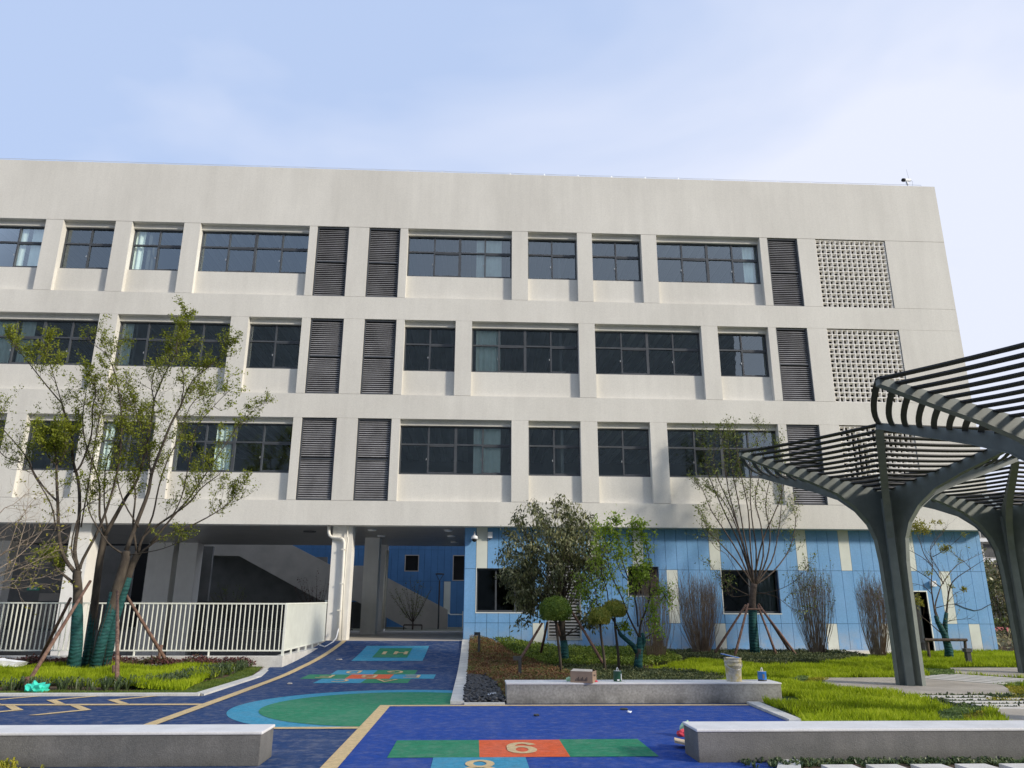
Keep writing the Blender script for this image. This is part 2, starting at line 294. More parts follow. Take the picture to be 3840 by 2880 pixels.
def tag(o, label=None, cat=None, group=None, kind=None):
    if label: o['label'] = label
    if cat: o['category'] = cat
    if group: o['group'] = group
    if kind: o['kind'] = kind
    return o
def thing(name, label, cat, loc=(0, 0, 0), group=None):
    o = bpy.data.objects.new(name, None); col.objects.link(o); o.location = loc; o.empty_display_size = 0.2
    return tag(o, label, cat, group)
def arrmesh(name, V, Fc, m, parent=None):
    # V (n,3), Fc (k,c) uniform face arrays
    me = bpy.data.meshes.new(name); k, c = Fc.shape
    me.vertices.add(len(V)); me.vertices.foreach_set('co', V.astype(np.float32).ravel())
    me.loops.add(k * c); me.loops.foreach_set('vertex_index', Fc.astype(np.int32).ravel())
    me.polygons.add(k); me.polygons.foreach_set('loop_start', np.arange(0, k * c, c, dtype=np.int32)); me.polygons.foreach_set('loop_total', np.full(k, c, dtype=np.int32))
    me.update(calc_edges=True); me.validate()
    return link(name, me, m, parent)
def leaves(name, C, size, m, parent=None, up=0.3, aspect=0.45, droop=0.0, base=None):
    C = np.asarray(C, float); n = len(C)
    if base is not None: C = C - np.array(base)
    d = rng.normal(size=(n, 3)); d[:, 2] += -droop * 1.6; d /= np.linalg.norm(d, axis=1, keepdims=True)
    q = rng.normal(size=(n, 3)); q[:, 2] += up * 2; s_ = np.cross(d, q); s_ /= np.linalg.norm(s_, axis=1, keepdims=True) + 1e-9
    sz = size * (0.6 + 0.8 * rng.random((n, 1)))
    nrm = np.cross(d, s_)
    V = np.stack([C, C + d * sz * .5 + s_ * sz * aspect * .5 - nrm * sz * .06, C + d * sz, C + d * sz * .5 - s_ * sz * aspect * .5 - nrm * sz * .06], 1).reshape(-1, 3)
    return arrmesh(name, V, np.arange(4 * n).reshape(n, 4), m, parent)
def zg(x, y):
    # ground height: flat, a ramp up to the passage, slight rise to the wall on the right
    t = max(0.0, min(1.0, (y - 18.6) / 8.8)); ramp = 0.5 * t ** 2.1
    wx = 1.0 if x < 0.2 else max(0.0, 1 - (x - 0.2) / 3.5)
    r = 0.1 * max(0.0, min(1.0, (y - 20) / 6)) if x > 0.2 else 0
    return max(ramp * wx, r)
def GZ(x, y, dz=0.0):
    z = dz
    for _ in range(30):
        p = G(x, y, z); z = 0.5 * z + 0.5 * (zg(*p) + dz)
    return p
def sheet(name, pts, lay, m, parent=None, follow=True, kind=None, base=0.0, step=0.6):
    bm = bmesh.new(); vs = [bm.verts.new((p[0], p[1], 0)) for p in pts]; f0 = bm.faces.new(vs); f0.normal_update(); bmesh.ops.triangulate(bm, faces=[f0])
    if follow:
        ys = [p[1] for p in pts]; y = 18.6
        while y < min(max(ys), 28):
            bmesh.ops.bisect_plane(bm, geom=bm.verts[:] + bm.edges[:] + bm.faces[:], plane_co=(0, y, 0), plane_no=(0, 1, 0)); y += step
        if max(p[0] for p in pts) > 0.2 and max(ys) > 18.6:
            for x in (0.2, 1.1, 2, 2.9, 3.7, 5): bmesh.ops.bisect_plane(bm, geom=bm.verts[:] + bm.edges[:] + bm.faces[:], plane_co=(x, 0, 0), plane_no=(1, 0, 0))
    for v in bm.verts: v.co.z = (zg(v.co.x, v.co.y) if follow else 0) + base + 0.004 * lay
    bmesh.ops.triangulate(bm, faces=bm.faces[:])
    for f in bm.faces:
        f.normal_update()
        if f.normal.z < 0: f.normal_flip()
    me = bpy.data.meshes.new(name); bm.to_mesh(me); bm.free()
    o = link(name, me, m, parent)
    if kind: o['kind'] = kind
    return o
def arc(cx, cy, rx, ry, a0, a1, n=14): return [(cx + rx * math.cos(rad(a0 + (a1 - a0) * k / n)), cy + ry * math.sin(rad(a0 + (a1 - a0) * k / n))) for k in range(n + 1)]
GL = {'A': [[(0, 0), (.5, 1), (1, 0)], [(.2, .36), (.8, .36)]], 'B': [[(.1, 0), (.1, 1), (.55, 1)] + arc(.55, .76, .35, .24, 90, -90) + [(.1, .52)], [(.55, .52)] + arc(.6, .26, .35, .26, 90, -90) + [(.1, 0)]],
      'C': [arc(.55, .5, .5, .5, 48, 312, 20)], 'D': [[(.1, 0), (.1, 1), (.45, 1)] + arc(.45, .5, .5, .5, 90, -90, 18) + [(.1, 0)]], 'E': [[(1, 1), (.1, 1), (.1, 0), (1, 0)], [(.1, .5), (.85, .5)]],
      'F': [[(1, 1), (.1, 1), (.1, 0)], [(.1, .5), (.85, .5)]], 'G': [arc(.52, .5, .5, .5, 48, 345, 22) + [(1.0, .44), (.62, .44)]], 'H': [[(.05, 0), (.05, 1)], [(.95, 0), (.95, 1)], [(.05, .5), (.95, .5)]], 'I': [[(.5, 0), (.5, 1)]],
      '6': [arc(.5, .31, .5, .33, 90, 450, 28), arc(.56, .60, .56, .42, 40, 175, 14) + [(.0, .36)]], '8': [arc(.5, .27, .5, .29, 90, 450, 26), arc(.5, .78, .42, .25, -90, 270, 26)]}
def text_part(name, ch, cx, cy, w_, h_, rot, lay, m, parent, bold=0.065):
    mb = MB()
    for si, st in enumerate(GL[ch]):
        cl_ = len(st) > 3 and abs(st[0][0] - st[-1][0]) + abs(st[0][1] - st[-1][1]) < 1e-3
        pts = [Vector(((p[0] - .5) * w_, (p[1] - .5) * h_, 0)) for p in st]; n = len(pts); Lf, Rt = [], []
        for i, p in enumerate(pts):
            pv = pts[i - 1] if i else (pts[-2] if cl_ else None); nx = pts[i + 1] if i < n - 1 else (pts[1] if cl_ else None)
            d0 = (p - pv).normalized() if pv is not None else (nx - p).normalized(); d1 = (nx - p).normalized() if nx is not None else d0
            t = (d0 + d1).normalized() if (d0 + d1).length > .3 else d1; k = 1 / max(.55, t.dot(d1)); nn = Vector((-t.y, t.x, 0)) * bold / 2 * k
            q = p - d0 * 0 if pv is not None and nx is not None else p + (d1 * -bold * .4 if pv is None else d1 * bold * .4)
            Lf.append(q + nn); Rt.append(q - nn)
        for i in range(n - 1):
            P4 = []
            for v in (Lf[i], Rt[i], Rt[i + 1], Lf[i + 1]):
                x, y = (-v.x, -v.y) if rot else (v.x, v.y); P4.append((cx + x, cy + y, zg(cx + x, cy + y) + .004 * lay + .002 * si))
            mb.quad(*P4)
    me = bpy.data.meshes.new(name); me.from_pydata(mb.v, [], mb.f); me.update(); return link(name, me, m, parent)
def inpoly(P, poly):
    x, y = P[:, 0], P[:, 1]; ins = np.zeros(len(P), bool); n = len(poly); j = n - 1
    for i in range(n):
        xi, yi = poly[i]; xj, yj = poly[j]
        c = ((yi > y) != (yj > y)) & (x < (xj - xi) * (y - yi) / (yj - yi + 1e-12) + xi); ins ^= c; j = i
    return ins
def scatter(poly, n):
    a = np.array(poly); lo = a.min(0); hi = a.max(0); out_ = []
    k = 0
    while k < n:
        P = lo + rng.random((n * 2, 2)) * (hi - lo); P = P[inpoly(P, poly)]; out_.append(P); k += len(P)
        if len(P) == 0: break
    return np.concatenate(out_)[:n]
def polyarea(p): return abs(sum(p[i - 1][0] * p[i][1] - p[i][0] * p[i - 1][1] for i in range(len(p)))) / 2
def vnoise(P, s, seed=0):
    x = P[:, 0] * s; y = P[:, 1] * s
    return (np.sin(x * 1.7 + y * 0.9 + seed) + np.sin(x * -0.8 + y * 2.1 + 1.3 + seed * 2) + np.sin(x * 3.1 - y * 2.7 + seed) * .5) / 2.5
def grass(name, poly, dens, h, wd, m, mound=0.06, lean=0.35, excl=()):
    n = int(polyarea(poly) * dens); P = scatter(poly, n)
    for e in excl: P = P[~inpoly(P, e)]
    n = len(P); nz = vnoise(P, 2.2); hh = h * (0.6 + 0.8 * rng.random(n)) * (1 + .3 * nz)
    z0 = np.array([zg(*p) for p in P]) + mound * (0.5 + .5 * nz)
    B = np.column_stack([P, z0]); a = rng.random(n) * 2 * PI; dx = np.column_stack([np.cos(a), np.sin(a), np.zeros(n)]) * wd * (.6 + .8 * rng.random((n, 1))) * .5
    ln = rng.normal(size=(n, 2)) * lean * hh[:, None]; T = B + np.column_stack([ln, hh])
    V = np.stack([B - dx, B + dx, T], 1).reshape(-1, 3)
    return arrmesh(name, V, np.arange(3 * n).reshape(n, 3), m)
def cover(name, poly, dens, h, size, m, excl=(), bumpy=0.5, up=0.8, z0=0.0):
    n = int(polyarea(poly) * dens); P = scatter(poly, n)
    for e in excl: P = P[~inpoly(P, e)]
    n = len(P); nz = vnoise(P, 3.5, 2); top = h * (1 - bumpy * .5 + bumpy * .5 * nz); z = np.array([zg(*p) for p in P]) + top * (0.35 + 0.65 * rng.random(n) ** .5) + z0
    return leaves(name, np.column_stack([P, z]), size, m, up=up, aspect=.6)
# ============================================================ GROUND
farg = MB()
for (x0, x1, y0, y1, z) in ((-400, 400, -300, 22.2, -0.03), (-400, -30, 22.2, 38.4, -0.03), (-5.4, 400, 22.2, 27.9, -.03), (18.9, 400, 27.9, 1500, -0.03), (-1200, 18.9, 38.4, 1500, 0.47), (-5.4, 18.9, 27.9, 38.4, 0.44)):
    farg.quad((x0, y0, z), (x1, y0, z), (x1, y1, z), (x0, y1, z))
farg.box(18.85, 18.95, 38, 400, -.03, .47)
tag(farg.build('ground', 'farground'), kind='structure')
# playground rubber
pg = sheet('playground_surface', [(-30, 4), (6.5, 4), (6.5, 8.4), (3.1, 8.4), (4.66, 11.9), (4.80, 14.35), (-0.37, 14.35), (-0.30, 27.42), (-5.0, 27.42), (-5.25, 24.5), (-5.42, 21.85), (-5.05, 19.6), (-5.02, 15.45), (-30, 15.5)], 0, 'navy', kind='structure')
royal = [(-1.45, 3.5), (4.0, 3.5), (4.66, 11.9), (4.72, 13.86), (-1.45, 13.86)]
sheet('blue_court', [(-1.40, 4), (6.4, 4), (6.4, 8.4), (3.1, 8.4), (4.66, 11.9), (4.74, 13.80), (-1.40, 13.80)], 1, 'royal', pg)
tan = 'cream'
sheet('line_marking', [(-1.56, 4), (-1.38, 4), (-1.38, 13.79), (4.75, 13.79), (4.75, 13.95), (-1.56, 13.95)], 2, tan, pg)
sheet('line_marking', [(-30, 11.35), (-1.563, 11.35), (-1.563, 11.52), (-30, 11.52)], 2, tan, pg)
sheet('line_marking', [(-30, 14.03), (-4.6, 14.03), (-4.6, 14.22), (-30, 14.22)], 2, tan, pg)
sheet('line_marking', [(-4.60, 11.523), (-4.42, 11.523), (-4.42, 15.5), (-4.45, 18.5), (-4.47, 21.5), (-4.30, 27.41), (-4.45, 27.41), (-4.64, 21.5), (-4.62, 18.5), (-4.60, 15.5)], 3, tan, pg)
def arcpoly(cx, cy, r, ymin, xr, n=72):
    pts = []
    for k in range(n):
        a = 2 * PI * k / n; x = cx + r * math.cos(a); y = cy + r * math.sin(a)
        pts.append((min(x, xr), max(y, ymin)))
    # clip away the blue court corner: x>-1.56 & y<13.953
    res = []
    for (x, y) in pts:
        if x > -1.563 and y < 13.953:
            if res and res[-1] == (xr, 13.953): continue
            continue
        res.append((x, y))
    return res
def clipped(cx, cy, r, xr, ymin):
    pts = [(xr, 13.953)]
    a0 = math.acos((xr - cx) / r); a = a0
    while True:
        x = cx + r * math.cos(a); y = cy + r * math.sin(a)
        if a > PI and (x > -1.563): pts.append((-1.563, max(ymin, y))); break
        if y < ymin and a > PI:
            pts.append((x, ymin)); pts.append((-1.563, ymin)); break
        pts.append((x, y)); a += 0.05
    pts.append((-1.563, 13.953)); return pts
sheet('ring_marking', clipped(-1.22, 13.75, 2.72, -0.375, 11.523), 1, 'teal', pg)
sheet('circle_marking', clipped(-1.22, 13.75, 2.24, -0.375, 11.523), 2, 'green', pg)
def cell(x0, x1, y0, y1, m, lay=1): return sheet('hopscotch_cell', [(x0, y0), (x1, y0), (x1, y1), (x0, y1)], lay, m, pg)
for (x0, y0, m, ch) in ((-3.49, 17.92, 'teal', 'C'), (-2.46, 17.92, 'green', 'A'), (-4.0, 18.96, 'green', 'F'), (-2.97, 18.96, 'orange', 'B'), (-1.94, 18.96, 'teal', 'E'), (-3.49, 20.0, 'teal', 'D'), (-2.46, 20.0, 'green', 'G')):
    cell(x0, x0 + 1.03, y0, y0 + 1.04, m)
    text_part('letter_marking', ch, x0 + .5, y0 + .52, 0.34 if ch != 'A' else 0.42, 0.58, True, 3, tan, pg, .075)
cell(-3.47, -1.45, 23.15, 26.35, 'teal'); cell(-2.98, -1.95, 23.85, 25.85, 'green', 2)
text_part('letter_marking', 'I', -2.72, 24.8, 0.13, 0.50, True, 4, tan, pg, .12)
text_part('letter_marking', 'H', -2.22, 24.8, 0.34, 0.50, True, 4, tan, pg, .11)
for (x0, x1, y0, y1, m) in ((-0.93, 0.09, 9.23, 10.37, 'green'), (0.09, 1.10, 9.23, 10.37, 'orange'), (1.10, 2.10, 9.23, 10.40, 'green'), (-0.42, 0.60, 8.09, 9.227, 'teal'), (0.09 - .51, 0.60, 6.95, 8.087, 'green')):
    cell(x0, x1, y0, y1, m, 2)
text_part('number_marking', '6', 0.59, 9.79, 0.25, 0.60, False, 3, tan, pg, 0.10)
text_part('number_marking', '8', 0.09, 8.66, 0.27, 0.66, False, 3, tan, pg, 0.085)
def chev(x, y, s):  # tip at x,y opening towards s
    hw = .62; sheet('arrow_marking', [(x, y), (x + s * .5, y + hw), (x + s * .66, y + hw), (x + s * .18, y), (x + s * .66, y - hw), (x + s * .5, y - hw)], 2, tan, pg)
for k in range(10):
    chev(-6.47 - 1.06 * k, 14.80, 1); chev(-6.10 - 1.06 * k, 13.44, -1)
# kerbs
kb = MB()
kb.box(-30, -5.12, 15.5, 15.72, -.1, .035)
kb.prism([(-5.24, 15.72), (-5.02, 15.5), (-5.02, 19.5), (-5.36, 21.75), (-5.55, 21.75), (-5.22, 19.5)], -.1, .036, 'z')
tag(kb.build('kerb', 'paleconcrete'), kind='structure')
kb = MB(); yy = 14.1
while yy < 27.35:
    y2 = min(yy + .98, 27.4); z = zg(-.3, (yy + y2) / 2); xa = -.38; 
    b = len(kb.v); za, zb = zg(-.3, yy) + .05, zg(-.3, y2) + .05
    kb.v += [(xa, yy, -.1), (-.14, yy, -.1), (-.14, y2, -.1), (xa, y2, -.1), (xa, yy, za), (-.14, yy, za), (-.14, y2, zb), (xa, y2, zb)]
    kb.f += [tuple(b + i for i in q) for q in ((0, 3, 2, 1), (4, 5, 6, 7), (0, 1, 5, 4), (2, 3, 7, 6), (0, 4, 7, 3), (1, 2, 6, 5))]
    yy = y2 + .008
kb.box(-.138, .56, 14.0, 14.12, -.1, .03)
kb.prism([(4.67, 11.9), (4.87, 11.95), (5.02, 14.1), (4.80, 14.1)], -.1, .035, 'z')
kb.prism([(3.1, 8.35), (3.35, 8.35), (4.87, 11.94), (4.67, 11.89)], -.1, .033, 'z')
tag(kb.build('kerb', 'paleconcrete'), kind='structure')
# planting bed soil
lawnL = [(-30, 15.72), (-5.25, 15.72), (-5.25, 19.5), (-5.56, 21.75), (-30, 21.75)]
tag(sheet('soil', lawnL, 3, 'soil'), kind='structure')
bedR = [(-.14, 14.12), (.5, 14.12), (.5, 14.4), (5.0, 14.4), (4.87, 11.95), (3.4, 8.4), (24, 8.4), (24, 27.84), (-.14, 27.84)]
tag(sheet('soil', bedR, 3, 'soil'), kind='structure')
# ============================================================ SCHOOL BUILDING
D = 27.3
B = thing('school_building', 'four storey cream school block with dark windows and blue ground floor cladding', 'building', (0, 0, 0))
rows = {4: (13.08, 16.06), 3: (9.18, 12.17), 2: (5.24, 8.27)}
LT = 0.41
bd = MB()
XL, XR = -32.0, 19.05
for (za, zb, ye) in ((16.06, 18.63, D + LT), (12.17, 13.08, D + LT), (8.27, 9.18, D + LT), (4.38, 5.24, 27.83)): MB().box(XL, XR, D, ye, za, zb).build('wall_band', 'plaster', B)
pil4 = [(-32, -21.1), (-16.88, -16.22), (-14.23, -13.6), (-11.6, -10.97), (-6.73, -6.43), (-5.18, -4.4), (-3.16, -2.86), (1.27, 1.91), (3.88, 4.48), (6.47, 7.09), (11.33, 11.64), (12.89, 13.64), (16.55, 19.05)]
pil3 = [(-32, -18.45), (-14.25, -13.58), (-9.38, -8.72), (-6.72, -6.4), (-5.14, -4.36), (-3.14, -2.83), (-.88, -.25), (3.86, 4.49), (8.66, 9.31), (11.32, 11.63), (12.88, 13.67), (16.58, 19.05)]
pil2 = [(-32, -21.1), (-16.9, -16.2), (-14.25, -13.6), (-11.65, -10.97), (-6.72, -6.41), (-5.14, -4.38), (-3.14, -2.83), (1.28, 1.91), (3.85, 4.48), (6.46, 7.1), (11.33, 11.65), (12.92, 13.69), (16.58, 19.05)]
for rw, pil in ((4, pil4), (3, pil3), (2, pil2)):
    z0, z1 = rows[rw]; g = 0.012
    for (a, b) in pil: MB().box(a, b, D + .004, D + LT, z0 + g, z1 - (g if rw == 4 else 0.002)).build('pillar', 'plaster', B)
# recess back panels + lintels
rc = MB(); gaps = []
for rw, pil in ((4, pil4), (3, pil3), (2, pil2)):
    z0, z1 = rows[rw]
    for i in range(len(pil) - 1): gaps.append((rw, i, pil[i][1], pil[i + 1][0], z0, z1))
louv = {4: [(-6.43, -5.18), (-4.4, -3.16), (11.64, 12.89)], 3: [(-6.4, -5.14), (-4.36, -3.14), (11.63, 12.88)], 2: [(-6.41, -5.14), (-4.38, -3.14), (11.65, 12.92)]}
curt = {(4, 0): [(.72, .80, 1), (.84, .99, 1)], (4, 2): [(.02, .2, 0)], (4, 6): [(.66, .905, 1)], (3, 0): [(0, .22, 0), (.28, .40, 0)], (3, 1): [(.02, .11, 0)], (3, 6): [(.04, .27, 0)],
        (2, 2): [(.03, .18, 0)], (2, 3): [(.33, .47, 0)], (2, 6): [(.66, .905, 1)], (4, 9): [(.86, .97, 0)]}
for (rw, i, a, b, z0, z1) in gaps:
    wd = b - a
    is_l = any(abs(a - q[0]) < .05 for q in louv[rw]); is_b = abs(a - 13.66) < .1
    if is_l:
        lm = MB(); lm.box(a + .01, a + .06, D + .06, D + .2, z0 + .02, z1 - .02); lm.box(b - .06, b - .01, D + .06, D + .2, z0 + .02, z1 - .02)
        lm.box(a + .06, b - .06, D + .06, D + .2, z0 + .02, z0 + .06); lm.box(a + .06, b - .06, D + .06, D + .2, z1 - .07, z1 - .02); lm.box(a + .06, b - .06, D + .065, D + .2, (z0 + z1) / 2 - .025, (z0 + z1) / 2 + .025)
        o = lm.build('louver_panel', 'frame', B)
        bl = MB(); z = z0 + .09
        while z < z1 - .1:
            if abs(z - (z0 + z1) / 2) > .04:
                bl.v += [(a + .06, D + .08, z - .012), (b - .06, D + .08, z - .012), (b - .06, D + .14, z + .044), (a + .06, D + .14, z + .044), (a + .06, D + .086, z - .02), (b - .06, D + .086, z - .02)]
                q = len(bl.v) - 6; bl.f += [(q, q + 1, q + 2, q + 3), (q, q + 4, q + 5, q + 1)]
            z += .0805
        bl.build('blade', 'louver', o)
        bk = MB(); bk.box(a + .01, b - .01, D + .22, D + .3, z0, z1); bk.build('backing', 'blackgap', o)
        continue
    if is_b:
        o = MB(); nx, nz = 14, 15; wb = b - .03 - (a + .01); cw = wb / nx; hh = z1 - .05 - (z0 + .005); chh = hh / nz; t = .014; y0, y1 = D + .03, D + .13
        for ix in range(nx):
            for iz in range(nz):
                X0 = a + .01 + ix * cw; X1 = X0 + cw; Z0 = z0 + .005 + iz * chh; Z1 = Z0 + chh; xi0, xi1, zi0, zi1 = X0 + t, X1 - t, Z0 + t, Z1 - t
                o.quad((X0, y0, Z0), (X1, y0, Z0), (xi1, y0, zi0), (xi0, y0, zi0)); o.quad((X0, y0, Z1), (xi0, y0, zi1), (xi1, y0, zi1), (X1, y0, Z1))
                o.quad((X0, y0, Z0), (xi0, y0, zi0), (xi0, y0, zi1), (X0, y0, Z1)); o.quad((X1, y0, Z0), (X1, y0, Z1), (xi1, y0, zi1), (xi1, y0, zi0))
                if (ix + iz) % 2 == 0: s0, s1, q0, q1 = xi0 + .01, xi1 - .01, (Z0 + Z1) / 2 - .042, (Z0 + Z1) / 2 + .034
                else: s0, s1, q0, q1 = (X0 + X1) / 2 - .04, (X0 + X1) / 2 + .04, zi0 + .01, zi1 - .01
                o.quad((xi0, y0, zi0), (xi1, y0, zi0), (s1, y1, q0), (s0, y1, q0)); o.quad((xi0, y0, zi1), (s0, y1, q1), (s1, y1, q1), (xi1, y0, zi1))
                o.quad((xi0, y0, zi0), (s0, y1, q0), (s0, y1, q1), (xi0, y0, zi1)); o.quad((xi1, y0, zi0), (xi1, y0, zi1), (s1, y1, q1), (s1, y1, q0))
        ls = o.build('breeze_block_screen', 'lattice', B)
        bk = MB(); bk.box(a, b, D + .75, D + .8, z0, z1); bk.build('backing', 'blackgap', ls)
        continue
    # window
    MB().box(a, b, D + .2, D + LT - .02, z0, z0 + 1.0).build('recess_panel', 'plaster', B); MB().box(a, b, D + .2, D + LT - .02, z1 - .2, z1).build('lintel', 'plaster', B)
    n = 2 if wd < 2.6 else 4
    wz0, wz1 = z0 + 1.0, z1 - .2; y = D + .31; fr = MB(); f = .05
    fr.box(a + .004, a + f, y, y + .09, wz0, wz1); fr.box(b - f, b - .004, y, y + .09, wz0, wz1); fr.box(a + f, b - f, y, y + .09, wz0 + .002, wz0 + .07); fr.box(a + f, b - f, y, y + .09, wz1 - f, wz1 - .002)
    ztr = wz1 - .38 * (wz1 - wz0)
    iw = (wd - 2 * f) / n
    fr.box(a + f, b - f, y - .003, y + .09, ztr - .03, ztr + .03)
    for k in range(1, n):
        hwid = .05 if (n == 4 and k == 2) else .028
        fr.box(a + f + iw * k - hwid, a + f + iw * k + hwid, y - .006, y + .088, wz0 + .07, ztr - .03); fr.box(a + f + iw * k - hwid, a + f + iw * k + hwid, y - .006, y + .088, ztr + .03, wz1 - f)
    for k in range(n):  # sash rails
        if k % 2 == 1:
            x0 = a + f + iw * k + .03; x1 = a + f + iw * (k + 1) - .02
            fr.box(x0, x1, y + .004, y + .06, ztr - .075, ztr - .032); fr.box(x0, x1, y + .004, y + .06, wz0 + .072, wz0 + .11)
    wo = fr.build('window', 'frame', B)
    gp = MB(); gp.quad((a + f, y + .05, wz0 + .05), (b - f, y + .05, wz0 + .05), (b - f, y + .05, wz1 - .04), (a + f, y + .05, wz1 - .04)); gp.build('pane', 'glass', wo)
    for (c0, c1, kk) in curt.get((rw, i), []):
        cm = MB(); x0 = a + wd * c0; x1 = a + wd * c1; ns = max(6, int((x1 - x0) / .035)); amp = .012 if kk else .028
        for q in range(ns):
            xa = x0 + (x1 - x0) * q / ns; xb = x0 + (x1 - x0) * (q + 1) / ns; ya = y + .16 + amp * math.sin(q * 1.1); yb = y + .16 + amp * math.sin((q + 1) * 1.1)
            cm.quad((xa, ya, wz0 - .1), (xb, yb, wz0 - .1), (xb, yb, wz1 + .05), (xa, ya, wz1 + .05))
        cm.build('curtain', 'curtain', wo)
    hd = MB()
    for k in range(0, n, 2): hd.box(a + f + iw * (k + 1) - .075, a + f + iw * (k + 1) - .05, y - .02, y, (wz0 + ztr) / 2 - .02, (wz0 + ztr) / 2 + .05)
    hd.build('handle', 'steel', wo)
# interiors
inn = MB(); ceil = MB(); ribs = MB()
for rw in rows:
    z0, z1 = rows[rw]; zc = z1 + .02
    ceil.box(XL, XR - .3, D + LT + .01, 36, zc, zc + .1); inn.box(XL, XR - .3, D + LT + .01, 36, z0 - .1, z0)
    inn.box(XL, 13.3, 35.7, 35.8, z0, zc); 
    x = XL + .2
    while x < 13:
        ribs.box(x, x + .2, D + LT + .06, 35.6, zc - .05, zc - .002); x += .52
    for x in (-20.0, -13.0, -5.6, -3.6, 3.2, 11.5, 13.4): inn.box(x - .05, x + .05, D + LT + .02, 35.7, z0, zc - .06)
inn.build('interior', 'interior', B); ceil.build('ceiling', 'ceiling', B); ribs.build('ceiling_rib', 'rib', B)
bb = MB()
bb.box(XL, XR, D + LT, 38.4, 18.2, 18.6)          # roof slab
bb.box(XR - .3, XR, D + LT, 38.4, 4.6, 18.2)       # right end wall
bb.box(XL, XR - .3, 38.1, 38.4, 4.6, 18.2)         # back wall
bb.box(XL, XL + .3, D + LT, 38.1, 4.6, 18.2)
bb.build('rear_wall', 'plaster', B)
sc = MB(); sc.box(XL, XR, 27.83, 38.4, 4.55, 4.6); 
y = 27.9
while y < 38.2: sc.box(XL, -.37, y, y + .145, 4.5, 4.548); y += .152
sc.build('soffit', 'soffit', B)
fb = MB(); fb.box(XL, -5.08, 27.835, 27.95, 4.40, 4.56); fb.box(-4.3, -.39, 27.835, 27.95, 4.40, 4.56); fb.build('edge_beam', 'greypaint', B)
cols = MB()
cols.box(-5.07, -4.37, 27.66, 28.35, 0.3, 4.379)
cols.box(-4.37 - .7, -4.37 + .003, 27.83, 28.352, 4.379, 4.56)
cols.build('column', 'whitepaint', B)
cols = MB(); cols.box(-14.18, -13.48, 27.66, 28.4, -3.5, 4.379); cols.build('column', 'whitepaint', B)
cols = MB(); cols.box(-23.3, -22.6, 27.66, 28.4, -3.5, 4.379); cols.build('column', 'whitepaint', B)
for (a, b, y0, y1, z0) in ((-4.77, -4.14, 33.7, 34.4, .5), (-4.75, -4.24, 37.6, 38.35, .5), (-15.35, -14.2, 37.2, 38.0, -3.5), (-13.95, -13.1, 37.2, 38.0, -3.5), (-22.1, -21.5, 36.8, 37.4, -3.5)):
    c = MB(); c.box(a, b, y0, y1, z0, 4.5); c.build('column', 'whitepaint', B)
# ground floor closed part (blue)
Yb = 27.85; x0w = -.37; MOD = .4045
wz = [0.0, 1.085, 2.93, 4.40]
creams = {2: [.05, 4.05, 5.65, 8.51, 11.78, 13.4, 15.88], 1: [6.88, 17.12], 0: [2.07, 8.55, 12.64, 14.63, 17.86]}
gaps_b = [(0.08, 2.15, 1.44, 2.93), (2.60, 3.80, .55, 3.50), (5.52, 6.62, 2.02, 3.02), (8.93, 11.0, 1.43, 2.92), (15.55, 16.45, 0, 2.2)]
bp_, cp_ = MB(), MB()
def emit(mb, x0, x1, z0, z1):
    # subtract openings
    rects = [(x0, x1, z0, z1)]
    for (gx0, gx1, gz0, gz1) in gaps_b:
        nr = []
        for (a, b, c, d) in rects:
            if b <= gx0 or a >= gx1 or d <= gz0 or c >= gz1: nr.append((a, b, c, d)); continue
            if a < gx0: nr.append((a, gx0, c, d))
            if b > gx1: nr.append((gx1, b, c, d))
            aa, bb2 = max(a, gx0), min(b, gx1)
            if c < gz0: nr.append((aa, bb2, c, gz0))
            if d > gz1: nr.append((aa, bb2, gz1, d))
        rects = nr
    for (a, b, c, d) in rects:
        if b - a > .02 and d - c > .02: mb.box(a, b, Yb, Yb + .04, c, d)
for r in range(3):
    x = .05 - MOD * 2 ; k = 0
    while x < 18.8:
        xa, xb = max(x, x0w), min(x + MOD, 18.81)
        if xb - xa > .03:
            cr_ = any(abs(x - c) < .21 for c in creams[r]); g = .006
            if cr_: cq = MB(); emit(cq, xa + g, xb - g, wz[r] + g, wz[r + 1] - g); cq.build('cream_panel', 'creampanel', B)
            else: emit(bp_, xa + g, xb - g, wz[r] + g, wz[r + 1] - g)
        x += MOD
bp_.build('blue_panel', 'bluepanel', B)
bk = MB()
segs = [x0w + .002]
def solid(z0, z1, cuts):
    x = x0w + .01
    for (a, b) in cuts:
        if a > x: bk.box(x, a, Yb + .045, Yb + .3, z0, z1)
        x = b
    bk.box(x, 18.79, Yb + .045, Yb + .3, z0, z1)
solid(-.2, .55, [(15.55, 16.45)]); solid(.55, 1.43, [(2.6, 3.8), (15.55, 16.45)]); solid(1.43, 2.02, [(.08, 2.15), (2.6, 3.8), (8.93, 11.0), (15.55, 16.45)])
solid(2.02, 2.2, [(.08, 2.15), (2.6, 3.8), (5.52, 6.62), (8.93, 11.0), (15.55, 16.45)]); solid(2.2, 2.92, [(.08, 2.15), (2.6, 3.8), (5.52, 6.62), (8.93, 11.0)]); solid(2.92, 3.02, [(2.6, 3.8), (5.52, 6.62)])
solid(3.02, 3.5, [(2.6, 3.8)]); solid(3.5, 4.55, [])
bk.build('backing', 'joint', B)
sd_ = MB(); sd_.box(x0w, x0w + .04, Yb + .042, 38.4, .3, 4.5); sd_.box(18.77, 18.81, Yb + .05, 38.4, 0, 4.5); sd_.build('side_cladding', 'bluepanel', B)
fi = MB(); fi.box(-.3, 18.6, 31, 31.1, 0, 4.5); fi.box(-.3, 18.6, Yb + .31, 31, -.1, .02); fi.build('interior_wall', 'interior', B)
